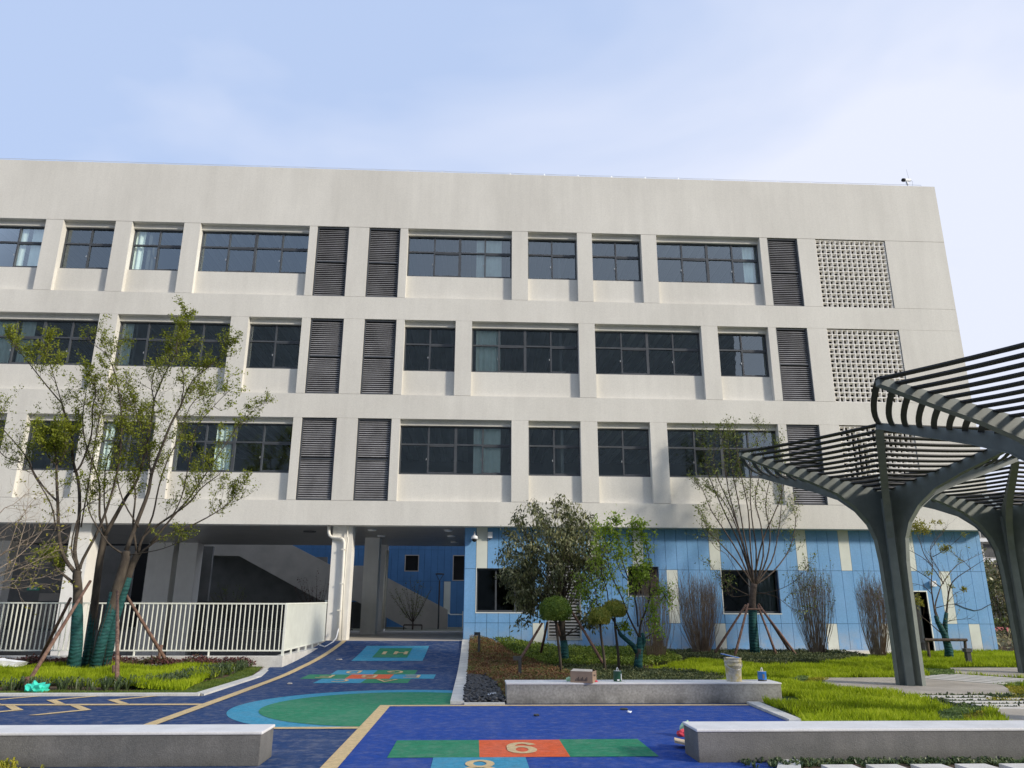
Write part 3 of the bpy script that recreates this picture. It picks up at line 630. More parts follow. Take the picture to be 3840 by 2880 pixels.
def gwin(a, b, z0, z1, n):
    fr = MB(); y = Yb + .12; f = .045
    fr.box(a, a + f, y, y + .08, z0, z1); fr.box(b - f, b, y, y + .08, z0, z1); fr.box(a + f, b - f, y, y + .08, z0, z0 + .07); fr.box(a + f, b - f, y, y + .08, z1 - f, z1)
    for k in range(1, n):
        xm = a + (b - a) * k / n; fr.box(xm - .03, xm + .03, y - .003, y + .08, z0 + .07, z1 - f)
    o = fr.build('window', 'frame', B)
    g = MB(); g.quad((a + f, y + .04, z0 + .05), (b - f, y + .04, z0 + .05), (b - f, y + .04, z1 - .03), (a + f, y + .04, z1 - .03)); g.build('pane', 'darkglass', o)
    t = MB(); t.box(a - .03, b + .03, Yb - .012, Yb + .12, z0 - .03, z0 - .002); t.box(a - .025, a - .001, Yb - .01, Yb + .12, z0, z1 + .02); t.build('sill', 'fencepaint', o)
    r = MB(); r.box(b + .001, b + .02, Yb - .006, Yb + .12, z0, z1 + .02); r.box(a, b, Yb - .006, Yb + .12, z1 + .001, z1 + .02); r.build('trim', 'darkmetal', o)
    return o
gwin(.08, 2.15, 1.44, 2.93, 3); gwin(5.52, 6.62, 2.02, 3.02, 2); o = gwin(8.93, 11.0, 1.43, 2.92, 2)
cm = MB()
for q in range(30):
    xa = 9.95 + .033 * q; cm.quad((xa, Yb + .3 + .02 * math.sin(q), 1.45), (xa + .033, Yb + .3 + .02 * math.sin(q + 1), 1.45), (xa + .033, Yb + .3 + .02 * math.sin(q + 1), 2.9), (xa, Yb + .3 + .02 * math.sin(q), 2.9))
cm.build('curtain', 'curtain', o)
lm = MB(); a, b, z0, z1 = 2.6, 3.8, .55, 3.5
lm.box(a, a + .05, Yb - .01, Yb + .2, z0, z1); lm.box(b - .05, b, Yb - .01, Yb + .2, z0, z1); lm.box(a, b, Yb - .012, Yb + .2, z1 - .05, z1 - .001); lm.box(a - .02, b + .02, Yb - .015, Yb + .2, z0 - .04, z0 + .03)
o = lm.build('louver_panel', 'steel', B); bl = MB(); z = z0 + .06
while z < z1 - .35: bl.quad((a + .05, Yb + .02, z), (b - .05, Yb + .02, z), (b - .05, Yb + .09, z + .05), (a + .05, Yb + .09, z + .05)); bl.quad((a + .05, Yb + .02, z), (b - .05, Yb + .02, z), (b - .05, Yb + .02, z - .016), (a + .05, Yb + .02, z - .016)); z += .105
bl.build('blade', 'steel', o); k_ = MB(); k_.box(a, b, Yb + .21, Yb + .25, z0, z1); k_.build('backing', 'blackgap', o)
# door recess on the right
dr = MB(); dr.box(15.5, 16.6, 29.6, 29.7, 0, 2.4); dr.box(15.45, 15.55, Yb + .31, 29.6, 0, 2.4); dr.build('recess_wall', 'greypaint', B)
dr = MB(); dr.box(16.30, 16.36, Yb + .35, 29.4, .05, 2.15); do = dr.build('door', 'tan', B)
dg_ = MB(); dg_.box(16.29, 16.298, Yb + .9, Yb + 1.2, .9, 1.9); dg_.build('window', 'darkmetal', do)
tr_ = MB(); tr_.box(15.55, 16.45, Yb - .01, Yb + .3, 2.2, 2.24); tr_.box(16.45, 16.49, Yb - .008, Yb + .3, 0, 2.24); tr_.build('door_frame', 'fencepaint', B)
# downlights
for (x, y) in ((-4.0, 30.0), (-3.95, 32.6), (-1.05, 30.0), (-1.0, 32.4), (-.95, 35.4)):
    m = MB(); m.lathe((x, y, 4.44), [(.14, .0), (.17, .02), (.17, .055)], 20); m.build('downlight', 'whiteplastic', B)
for (x, y) in ((-6.6, 31.0), (-11.6, 31.2), (-16.5, 31.2)):
    m = MB(); m.lathe((x, y, 4.46), [(.24, .0), (.26, .04)], 20); m.build('downlight', 'darkmetal', B)
# drainpipes on the passage column
def pipe(pts, r, name='drainpipe', parent=B, m='pipe'): 
    t = MB(); t.tube(pts, r, 12); return t.build(name, m, parent, smooth=True)
def z5(x, y, Y): return F(1200 + x / 3.53, 1950 + y / 3.53, Y)
yc = 27.56
p1 = [z5(118, 60, yc), z5(118, 170, yc), z5(130, 205, yc), z5(160, 228, yc), z5(260, 235, yc), z5(305, 255, yc), z5(320, 300, yc), z5(300, 700, yc), z5(270, 1180, yc), z5(240, 1590, yc)]
pi_ = pipe(p1, .055)
cl = MB()
for (x, y) in ((265, 232), (312, 390), (290, 842), (258, 1195)): c = z5(x, y, yc); cl.obox(c, Vector((1, 0, 0)), Vector((0, 1, 0)), Vector((0, 0, 1)), .075, .06, .02)
cl.build('collar', 'pipe', pi_)
pipe([z5(372, 60, yc), z5(360, 220, yc), z5(375, 245, yc), z5(355, 390, yc), z5(320, 840, yc), z5(285, 1590, yc)], .024)
pipe([z5(885, 400, 33.6), z5(820, 1440, 33.6)], .05); pipe([z5(905, 400, 33.6), z5(845, 1440, 33.6)], .035)
# ---- roof wire, rooftop hut edge
rwm = MB()
def ry(x): return Vector((x, D + .12, 18.76))
pts = [ry(x) for x in np.arange(-24, 18.5, 1.4)]
for i in range(len(pts) - 1): rwm.tube([pts[i], (pts[i] + pts[i + 1]) / 2 - Vector((0, 0, .015)), pts[i + 1]], .009, 4)
for p in pts: rwm.tube([p, (p.x, p.y, 18.6)], .009, 4)
rwm.tube([pts[-1], (18.55, D + .12, 18.76), (18.6, D + .12, 18.6)], .009, 4)
rwm.build('lightning_wire', 'steel', B)
hut = MB(); P0 = F(0, 583, 36); P1 = F(20, 606, 36)
hut.prism([(-32, 18.6), (P1.x + .3, 18.6), (P1.x + .3, 19.4), (P0.x - 5, P0.z + 4.5), (-32, P0.z + 4.5)], 36, 37.5); hut.build('stair_tower', 'plaster', B)
# roof camera
c0 = F(3405, 700, 27.5); rcam = thing('security_camera', 'small bullet security camera on a short bracket at the right end of the roof edge', 'camera', (c0.x, 27.5, 18.6))
def loc(mb, name, m, parent, sm=False):
    o = mb.build(name, m, parent, sm); return o
b_ = MB(); b_.tube([(0, 0, 0), (0, 0, .22)], .025, 8); b_.tube([(0, 0, .22), (-.02, 0, .34)], .05, 8); loc(b_, 'bracket', 'steel', rcam)
b_ = MB(); b_.tube([(-.14, -.05, .40), (.16, .05, .46)], .065, 10); loc(b_, 'housing', 'whiteplastic', rcam)
b_ = MB(); b_.tube([(-.24, -.08, .385), (-.141, -.05, .40)], .075, 10); loc(b_, 'lens', 'blackgap', rcam)
b_ = MB(); b_.tube([(.1, 0, .45), (.05, 0, .95)], .008, 5); b_.tube([(.15, 0, .45), (.24, 0, .36), (.2, 0, .15), (.05, 0, .03)], .008, 5); loc(b_, 'antenna', 'steel', rcam)
# dome camera and junction box
c1 = F(960 + 1888 / 2.304, 1500 + 1190 / 2.304, Yb - .18)
dc = thing('dome_camera', 'white and black dome camera hanging from the blue wall beside the passage', 'camera', tuple(c1))
b_ = MB(); b_.tube([(0, 0, .06), (0, 0, .16), (0, .1, .2), (0, .18, .2)], .03, 8); loc(b_, 'arm', 'whiteplastic', dc)
b_ = MB(); b_.lathe((0, 0, 0), [(.10, -.05), (.12, -.02), (.11, .05), (.05, .08)], 20); loc(b_, 'housing', 'whiteplastic', dc, True)
b_ = MB(); b_.lathe((0, 0, 0), [(.01, -.15), (.06, -.13), (.085, -.09), (.09, -.052)], 20); loc(b_, 'dome', 'blackgap', dc, True)
c1 = F(960 + 2022 / 2.304, 1500 + 1167 / 2.304, Yb - .06)
jb = MB(); jb.box(c1.x - .085, c1.x + .085, Yb - .13, Yb - .002, c1.z - .11, c1.z + .11); o = jb.build('junction_box', 'whiteplastic', None, bevel=.012); tag(o, 'small white box on the blue wall to the right of the dome camera', 'box')
jb = MB(); jb.tube([(c1.x - .02, Yb - .06, c1.z - .11), (c1.x - .01, Yb - .05, c1.z - .17), (c1.x + .03, Yb - .02, c1.z - .14)], .012, 6); jb.build('cable', 'darkmetal', o)
c2 = F(3499, 2189, Yb - .08); jb = MB(); jb.box(c2.x - .09, c2.x + .09, Yb - .16, Yb - .002, c2.z - .1, c2.z + .1); tag(jb.build('wall_light', 'whiteplastic', None, bevel=.012), 'white wall light beside the door recess behind the bare tree', 'light')
jb = MB(); a_ = F(3580, 2264, Yb - .02); pts = [F(3380 + x / 2.765, 1900 + y / 2.765, Yb - .02) for x, y in ((560, 1005), (660, 1050), (760, 1078), (830, 1065), (900, 1025), (950, 1003))]
jb.tube(pts, .012, 5); tag(jb.build('cable', 'darkmetal'), 'loose black cable sagging across the blue wall near its right corner', 'cable')
# ============================================================ PASSAGE FLOOR / PIT / REAR COURT
fl = MB(); fl.box(-6.0, -.33, 27.43, 38.6, .1, .508); tag(fl.build('passage_floor', 'tiles'), kind='structure')
pt = MB()
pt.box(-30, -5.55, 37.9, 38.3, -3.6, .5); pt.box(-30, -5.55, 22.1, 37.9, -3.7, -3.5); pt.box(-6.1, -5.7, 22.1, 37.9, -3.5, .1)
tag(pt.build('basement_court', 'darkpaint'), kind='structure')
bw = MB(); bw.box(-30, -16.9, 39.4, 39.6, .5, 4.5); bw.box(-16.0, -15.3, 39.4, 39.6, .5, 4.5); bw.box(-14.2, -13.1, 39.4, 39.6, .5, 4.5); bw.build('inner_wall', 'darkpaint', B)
MB().box(-40, -15.6, 46.2, 46.4, .4, 9).build('inner_wall', 'blackgap', B)  # black sheet added behind the opening, its shade put into the colour
bw = MB(); bw.box(-21.15, -20.2, 39.33, 39.395, .52, 2.2); d_ = bw.build('door', 'tan', B)
bw = MB(); bw.box(-20.17, -19.6, 39.35, 39.39, .52, 2.25); bw.build('doorway', 'blackgap', B)
bw = MB(); e_ = F(123, 2207, 39.3); bw.box(e_.x - .28, e_.x + .28, 39.3, 39.38, e_.z - .09, e_.z + .09); ex = bw.build('exit_sign', 'exitgreen', B)
bw = MB(); bw.box(e_.x - .16, e_.x - .02, 39.294, 39.299, e_.z - .05, e_.z + .05); bw.prism([(e_.x + .02, e_.z - .03), (e_.x + .12, e_.z - .03), (e_.x + .12, e_.z - .06), (e_.x + .2, e_.z), (e_.x + .12, e_.z + .06), (e_.x + .12, e_.z + .03), (e_.x + .02, e_.z + .03)], 39.294, 39.299); bw.build('symbol', 'whiteplastic', ex)
# rear railing (dark) along the pit
rr = thing('railing', 'black railing at the back of the sunken court in the shade', 'railing', (0, 38.0, .5))
m = MB(); m.box(-30, -5.7, 0, .05, 1.28, 1.33); m.box(-30, -5.7, 0, .05, .05, .09); m.build('rail', 'darkmetal', rr)
m = MB(); x = -24
while x < -5.8: m.box(x, x + .02, .01, .04, .09, 1.28); x += .13
m.build('baluster', 'darkmetal', rr)
# stair wall at the back
sw = thing('outdoor_staircase', 'grey rendered outdoor staircase with sloping solid parapet seen through the passage', 'staircase', (0, 44, 0))
m = MB(); poly = [(-15.5, 5.9), (-12.3, 5.9), (-8.0, 3.83), (-6.17, 3.83), (-1.45, 1.47), (-1.43, .3), (-3.3, .3), (-6.6, 1.95), (-8.5, 1.95), (-13.16, 4.32), (-15.5, 4.35)]
m.prism(poly, 0, .18); m.build('parapet', 'tan', sw)
m = MB(); m.prism([(-15.5, 4.9), (-12.6, 4.9), (-8.3, 2.75), (-6.4, 2.75), (-1.5, .35), (-3.3, .3), (-6.6, 1.95), (-8.5, 1.95), (-13.16, 4.32), (-15.5, 4.35)], .181, 1.7); m.build('flight', 'greypaint', sw)
m = MB(); m.box(-15.5, -8.6, 1.75, 1.9, .3, 4.4); m.box(-8.6, -5, 1.75, 1.9, .3, 1.9); m.build('back_wall', 'darkpaint', sw)
m = MB(); m.tube([(-1.45, .05, 1.3), (-1.28, .05, 1.22), (-.62, .05, 1.22), (-.6, .05, 1.22)], .03, 8); m.tube([(-.6, .05, 1.4), (-.6, .05, .3)], .035, 8); m.build('handrail', 'fencepaint', sw)
# rear building
rb = thing('rear_building', 'rear wing with deep blue cladding and small dark windows seen through the passage', 'building', (0, 47.8, 0))
m = MB(); wins = [(-4.28, -3.41, 3.7, 4.69), (-1.34, -.05, 3.16, 4.69)]
_g = gaps_b; gaps_b = wins; Yb_ = Yb; Yb = 0
for (z0, z1) in ((0.2, 1.25), (1.25, 3.12), (3.12, 5.0), (5.0, 8)):
    x = -16.0
    while x < 4:
        if not (abs(x + 1.84) < .2 and z0 == 1.25): emit(m, x + .006, x + .398, z0 + .006, z1 - .006)
        x += .404
m.build('cladding', 'deepblue', rb)
Yb = Yb_; gaps_b = _g
m = MB(); m.box(-1.84 - .0, -1.84 + .4, -.003, .03, 1.256, 3.11); m.build('cream_panel', 'creampanel', rb)
m = MB(); m.box(-16, 4, .2, .4, 0, 14); m.build('wall', 'joint', rb)
m = MB(); m.box(-16, 4, -.02, .2, 8.0, 14); m.build('upper_wall', 'plaster', rb)
for (a, b, c, d) in wins:
    m = MB(); f = .05; m.box(a, a + f, -.01, .15, c, d); m.box(b - f, b, -.01, .15, c, d); m.box(a + f, b - f, -.01, .15, c, c + f); m.box(a + f, b - f, -.01, .15, d - f, d); wn = m.build('window', 'tan', rb)
    m = MB(); m.quad((a + f, .1, c + f), (b - f, .1, c + f), (b - f, .1, d - f), (a + f, .1, d - f)); m.build('pane', 'blackgap', wn)
# lamp post in the rear court
lp = thing('street_lamp', 'black courtyard lamp with triangular head beyond the passage', 'street lamp', (-1.86, 42, .5))
m = MB(); m.tube([(0, 0, 0), (0, 0, 2.45)], .045, 10); m.build('pole', 'darkmetal', lp)
m = MB(); m.tube([(0, 0, 2.45), (-.2, 0, 2.8)], .018, 6); m.tube([(0, 0, 2.45), (.2, 0, 2.8)], .018, 6); m.build('bracket', 'darkmetal', lp)
m = MB(); m.lathe((0, 0, 2.8), [(.2, -.01), (.24, .0), (.24, .04), (.1, .06)], 20); m.build('lamp_head', 'darkmetal', lp)
# ============================================================ FRONT FENCE
YF = 21.9
cxn = F(1072, 2300, YF).x
fw = MB(); fw.box(-30, cxn + .05, YF - .14, YF + .2, -.5, .33)
fw.prism([(cxn + .05, YF - .14), (-5.02 + .12, 27.62), (-5.02 - .2, 27.62), (cxn - .2, YF + .2)], -.5, .34, 'z')
tag(fw.build('retaining_wall', 'paleconcrete', bevel=.01), 'low pale concrete kerb wall carrying the white railing', 'low wall')
fe = thing('railing', 'white railing of upright flat bars in front of the sunken court', 'railing', (0, 0, 0))
m = MB(); m.box(-30, cxn, YF - .025, YF + .025, 1.66, 1.70); m.box(-30, cxn, YF - .02, YF + .02, .45, .485)
A0 = Vector((cxn, YF, 0)); A1 = Vector((-5.1, 27.6, 0))
m.bar(A0 + Vector((0, 0, 1.682)), A1 + Vector((0, 0, 1.74)), .05, .04); m.bar(A0 + Vector((0, 0, .465)), A1 + Vector((0, 0, .50)), .04, .035)
m.build('rail', 'fencepaint', fe)
m = MB(); x = cxn - .12; k = 0
while x > -22:
    m.box(x, x + .014, YF - .024, YF + .024, .485, 1.66); x -= .1235; k += 1
n = 42
ddir = (A1 - A0).normalized(); sdir = Vector((-ddir.y, ddir.x, 0))
for k in range(1, n):
    p = A0.lerp(A1, k / n); m.obox(p + Vector((0, 0, 1.08 + .03 * k / n)), ddir, sdir, Vector((0, 0, 1)), .007, .03, .60)
m.build('baluster', 'fencepaint', fe)
for (px, py, zt) in [(cxn, YF, 1.66)] + [(cxn - 1.96 * i, YF, .45) for i in range(1, 8)]:
    m = MB(); s = .03 if zt > 1 else .015; m.box(px - s, px + s, py - .028, py + .028, .33, zt); m.build('post', 'fencepaint', fe)
for k in range(1, 6):
    p = A0.lerp(A1, k / 6); m = MB(); m.obox(p + Vector((0, 0, .40)), ddir, sdir, Vector((0, 0, 1)), .03, .02, .07); m.build('post', 'fencepaint', fe)
# passage side screen
ps = thing('railing', 'pale ribbed railing along the left side of the passage floor', 'railing', (0, 0, 0))
m = MB(); m.box(-5.30, -5.26, 28.4, 33.7, .62, 1.80); m.build('panel', 'fencepaint', ps)
m = MB(); m.box(-5.32, -5.24, 28.4, 33.7, 1.80, 1.84); m.build('rail', 'fencepaint', ps)
# ribbons / hose on column foot
m = MB(); m.tube([z5(245, 1440, 27.45), z5(215, 1560, 27.3), z5(175, 1610, 27.1), z5(110, 1655, 26.6), z5(60, 1680, 26.0), z5(0, 1655, 25.5)], .022, 6)
tag(m.build('hose', 'whiteplastic'), 'white hose trailing from the foot of the passage column over the low wall', 'hose')
# ============================================================ BENCHES
def bench(x0, x1, y0, y1, h, label, sm):
    o = thing('bench', label, 'bench', ((x0 + x1) / 2, (y0 + y1) / 2, 0), 'long concrete benches around the blue court')
    hw, hd = (x1 - x0) / 2, (y1 - y0) / 2
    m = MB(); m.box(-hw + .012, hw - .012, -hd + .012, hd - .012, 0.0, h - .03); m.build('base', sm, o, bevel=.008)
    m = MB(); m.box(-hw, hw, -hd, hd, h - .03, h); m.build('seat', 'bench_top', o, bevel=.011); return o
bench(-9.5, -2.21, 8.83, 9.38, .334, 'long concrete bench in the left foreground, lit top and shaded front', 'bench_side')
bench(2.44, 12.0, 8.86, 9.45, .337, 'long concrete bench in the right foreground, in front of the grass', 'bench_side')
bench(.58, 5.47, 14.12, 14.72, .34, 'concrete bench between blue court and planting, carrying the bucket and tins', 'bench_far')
# ---- things on the far bench
TB_ = .34
bx = F(2140 + 55, 2160 + 905 / 2.304, 14.3)
def at_b(xp, yy_): return F(xp, 2550, yy_).x
xb = at_b(2186, 14.35)
cb = thing('cardboard_box', 'open brown cardboard box standing on the concrete bench', 'box', (xb, 14.27, TB_)); cb.rotation_euler = (0, 0, rad(-22))
m = MB(); w2, d2, h2 = .20, .15, .19
m.box(-w2, w2, -d2, -d2 + .008, 0, h2); m.box(-w2, w2, d2 - .008, d2, 0, h2); m.box(-w2, -w2 + .008, -d2 + .008, d2 - .008, 0, h2); m.box(w2 - .008, w2, -d2 + .008, d2 - .008, 0, h2); m.box(-w2 + .008, w2 - .008, -d2 + .008, d2 - .008, 0, .008); m.build('carton', 'cardboard', cb)
m = MB(); X, Yv, Z = Vector((1, 0, 0)), Vector((0, 1, 0)), Vector((0, 0, 1))
m.quad((-w2, -d2, h2), (w2, -d2, h2), (w2 - .03, -.01, h2 + .025), (-w2 + .02, -.01, h2 + .03)); m.quad((-w2, d2, h2), (w2, d2, h2), (w2 - .03, .02, h2 + .03), (-w2, .0, h2 + .012)); m.build('flap', 'cardtop', cb)
m = MB()
for k in range(9): x = -.11 + k * .025; m.box(x, x + .015, -d2 - .002, -d2 - .0005, .03, .055 + .02 * (k % 3)); 
for k in range(5): y = -.05 + k * .025; m.box(w2 + .0005, w2 + .002, y, y + .014, .105, .13)
m.prism([(-.1, .13), (-.085, .115), (-.07, .13), (-.085, .145)], w2 + .0005, w2 + .002, 'x'); m.build('print', 'ink', cb)
def tin(xp, yy_, r, h, mt, label, ring=True):
    x = at_b(xp, yy_); o = thing('paint_tin', label, 'paint tin', (x, yy_, TB_))
    m = MB(); m.lathe((0, 0, 0), [(r * .98, 0), (r, .004), (r, h - .008), (r * 1.04, h - .006), (r * 1.04, h)], 28); m.build('can', mt, o, True)
    m = MB(); m.lathe((0, 0, h), [(r * .96, .001), (r * .9, .004), (r * .9, .005)], 28); m.build('lid', 'steel', o)
    pts = [(r * 1.02 * math.cos(t) * .25, -.005, h * .72 + r * 1.5 * math.sin(t)) for t in np.linspace(0, PI, 9)]
    m = MB(); m.tube(pts, .006, 6); m.build('handle', 'whiteplastic', o)
    return o
o = tin(2316, 14.4, .073, .175, 'greentin', 'dark green paint tin with white label on the bench')
m = MB(); m.box(.045, .066, -.052, -.040, .02, .13); m.build('label', 'whiteplastic', o); m = MB(); m.box(-.02, .02, -.0765, -.0725, .015, .04); m.build('label', 'whiteplastic', o)
o = tin(2859, 14.45, .076, .16, 'bluetin', 'blue paint tin at the right end of the bench')
m = MB(); m.lathe((0, 0, 0), [(.0775, .003), (.0775, .028)], 28); m.build('band', 'darkmetal', o)
m = MB(); m.box(-.02, .02, -.079, -.0765, .045, .12); m.build('label', 'bench_side', o)
xk = at_b(2753, 14.4); bu = thing('bucket', 'paint stained white plastic bucket with a blue brush tray on top, on the bench', 'bucket', (xk, 14.4, TB_))
m = MB(); m.lathe((0, 0, 0), [(.130, 0), (.133, .01), (.142, .26), (.150, .262), (.150, .285), (.146, .287), (.146, .33), (.156, .332), (.157, .35), (.149, .352), (.150, .385), (.157, .387), (.157, .40), (.145, .40), (.140, .3)], 36); m.build('pail', 'bucketpaint', bu, True)
m = MB(); m.tube([(.157 * math.cos(t), -.157 * abs(math.sin(t)) - .004, .33 - .13 * math.sin(t)) for t in np.linspace(0, PI, 13)], .005, 5); m.build('handle', 'steel', bu)
m = MB(); m.obox((-.04, 0, .43), Vector((.97, 0, -.22)).normalized(), Yv, Vector((.22, 0, .97)).normalized(), .16, .07, .007); m.build('tray', 'bluetin', bu)
m = MB(); m.obox((-.04, 0, .439), Vector((.97, 0, -.22)).normalized(), Yv, Vector((.22, 0, .97)).normalized(), .163, .012, .004); m.build('handle', 'whiteplastic', bu)
def crumple(name, c, sx, sy, sz, m, label, cat, seed=1, sub=3):
    r = random.Random(seed); bm = bmesh.new(); bmesh.ops.create_icosphere(bm, subdivisions=sub, radius=1)
    for v in bm.verts:
        k = 1 + .45 * (r.random() - .5) + .2 * math.sin(v.co.x * 5 + seed) * math.cos(v.co.y * 4)
        v.co = Vector((v.co.x * sx * k, v.co.y * sy * k, max(0, (v.co.z * .6 + .45)) * sz * k))
    me = bpy.data.meshes.new(name); bm.to_mesh(me); bm.free(); o = link(name, me, m); o.location = c
    return tag(o, label, cat)
p = GZ(300 / 2.304, 2160 + 985 / 2.304); crumple('plastic_bag', (F(134, 2590, 15.98).x, 15.98, .0), .20, .13, .17, 'tealbag', 'crumpled turquoise plastic bag at the foot of the left stake', 'bag', 3)
p = GZ(300 / 2.304, 2160 + 740 / 2.304, .05); crumple('plastic_sheet', (p[0] - .1, 20.9, .02), .8, .2, .26, 'whiteplastic', 'crumpled white plastic sheet lying by the hedge behind the stakes', 'sheet', 5)
p = G(1920 + 1475 / 2.304, 2160 + 1345 / 2.304, .05); crumple('plastic_bag', (p[0] + .03, p[1], .0), .07, .07, .15, 'palegreen', 'pale green crumpled bag beside the right foreground bench', 'bag', 6, 2)
p = G(1920 + 1465 / 2.304, 2160 + 1390 / 2.304); crumple('cloth', (p[0] + .03, p[1], .0), .09, .05, .08, 'red', 'crumpled red cloth on the blue court beside the bench end', 'cloth', 8, 2)
p = G(1920 + 1500 / 2.304, 2160 + 1500 / 2.304); m = MB(); m.obox((p[0] + .03, p[1] + .1, .06), Vector((.8, -.2, -.15)).normalized(), Vector((.2, .9, 0)).normalized(), Vector((.15, 0, .95)).normalized(), .13, .12, .012); tag(m.build('offcut_board', 'wood'), 'small pale board leaning at the end of the right foreground bench', 'board')
p = at_b(2137, 14.3); crumple('plastic_wrap', (p, 14.45, TB_), .06, .05, .07, 'palegreen', 'scrap of pale green plastic behind the cardboard box', 'wrap', 9, 2)
p = at_b(2228, 14.3); crumple('cloth', (p, 14.28, TB_), .06, .05, .03, 'red', 'scrap of red cloth on the bench right of the cardboard box', 'cloth', 10, 2)
for i, (x, y, c) in enumerate(((960 + 720 / 2.304, 2160 + 727 / 2.304, 'tan'), (960 + 290 / 2.304, 2160 + 937 / 2.304, 'tan'), (1920 + 965 / 2.304, 2160 + 1160 / 2.304, 'darkmetal'), (1920 + 1012 / 2.304, 2160 + 1185 / 2.304, 'whiteplastic'), (1920 + 208 / 2.304, 2160 + 1213 / 2.304, 'darkmetal'))):
    p = GZ(x, y); lb = ['dry leaf on the dark blue ramp below the letter squares', 'dry leaf near the cream line on the left of the path', 'dark scrap on the bright blue court in front of the bench', 'white pebble on the bright blue court in front of the bench', 'tiny dark chip on the bright blue court nearer the pebble bed'][i]
    crumple(['dry_leaf', 'dry_leaf', 'scrap', 'pebble', 'scrap'][i], (p[0], p[1], zg(*p) + .004), [.09, .06, .07, .035, .045][i], .04, .03, c, lb, ['leaf', 'leaf', 'scrap', 'pebble', 'scrap'][i], i, 2)
p = G(960 + 2040 / 2.304, 2160 + 1045 / 2.304, .05); crumple('wrapper', (p[0], p[1], .03), .10, .06, .08, 'whiteplastic', 'white and blue wrapper lying on the black pebbles', 'wrapper', 11, 2)
p = G(960 + 2125 / 2.304, 2160 + 1045 / 2.304, .05); crumple('glove', (p[0], p[1], .03), .10, .05, .06, 'yellowcover', 'yellow glove lying on the black pebbles against the bench', 'glove', 12, 2)
# bollard lights
def bollard(px, py, zt_px, label, arm=-1):
    p = GZ(px, py); zt = F(px, zt_px, p[1]).z; z0 = zg(*p); o = thing('bollard_light', label, 'bollard light', (p[0], p[1], z0), 'dark bollard lights in the planting'); h = zt - z0
    m = MB(); m.box(-.035, .035, -.035, .035, 0, h); m.build('post', 'darkmetal', o)
    m = MB(); m.box(*sorted((arm * .15, arm * .036)), -.034, .034, h - .09, h - .001); m.build('lamp_head', 'darkmetal', o); return o
bollard(960 + 1925 / 2.304, 2160 + 700 / 2.304, 2160 + 485 / 2.304, 'dark hooked bollard light by the kerb under the blue wall')
bollard(1920 + 68 / 2.304, 2160 + 915 / 2.304, 2160 + 692 / 2.304, 'dark hooked bollard light behind the far bench')
p = G(2880 + 1745 / 2.304, 2160 + 792 / 2.304); bo = thing('bollard_light', 'thick grey bollard light in the grass beside the staked bare tree', 'bollard light', (p[0], p[1], 0), 'dark bollard lights in the planting')
zt = F(2880 + 1720 / 2.304, 2160 + 625 / 2.304, p[1]).z
m = MB(); m.box(-.06, .06, -.06, .06, 0, zt - .1); m.build('post', 'darkmetal', bo); m = MB(); m.box(-.09, .09, -.09, .09, zt - .1, zt); m.build('lamp_head', 'darkmetal', bo)
# pebbles
pebpoly = [(-.13, 14.14), (.55, 14.14), (.53, 15.3), (.50, 17.0), (.30, 18.9), (-.10, 19.0)]
pts = scatter(pebpoly, 1500); bm = bmesh.new(); bmesh.ops.create_icosphere(bm, subdivisions=1, radius=1); bv = np.array([v.co[:] for v in bm.verts]); bf = np.array([[v.index for v in f.verts] for f in bm.faces]); bm.free()
n = len(pts); S = np.column_stack([.05 + .03 * rng.random(n), .032 + .02 * rng.random(n), .018 + .012 * rng.random(n)]); an = rng.random(n) * PI
V = bv[None] * S[:, None]; ti = rng.normal(size=n) * .4; V[..., 2] += V[..., 0] * ti[:, None]; X_ = V[..., 0] * np.cos(an)[:, None] - V[..., 1] * np.sin(an)[:, None]; Y_ = V[..., 0] * np.sin(an)[:, None] + V[..., 1] * np.cos(an)[:, None]
z = .02 + rng.random(n) * .07 + np.array([zg(*q) for q in pts])
V = np.stack([X_ + pts[:, 0, None], Y_ + pts[:, 1, None], V[..., 2] + z[:, None]], -1).reshape(-1, 3)
Fc = (bf[None] + (np.arange(n) * len(bv))[:, None, None]).reshape(-1, 3)
o = arrmesh('pebbles', V, Fc, 'pebble'); o.data.polygons.foreach_set('use_smooth', [True] * len(o.data.polygons)); tag(o, 'bed of black polished pebbles beside the path kerb', 'pebbles', kind='stuff')
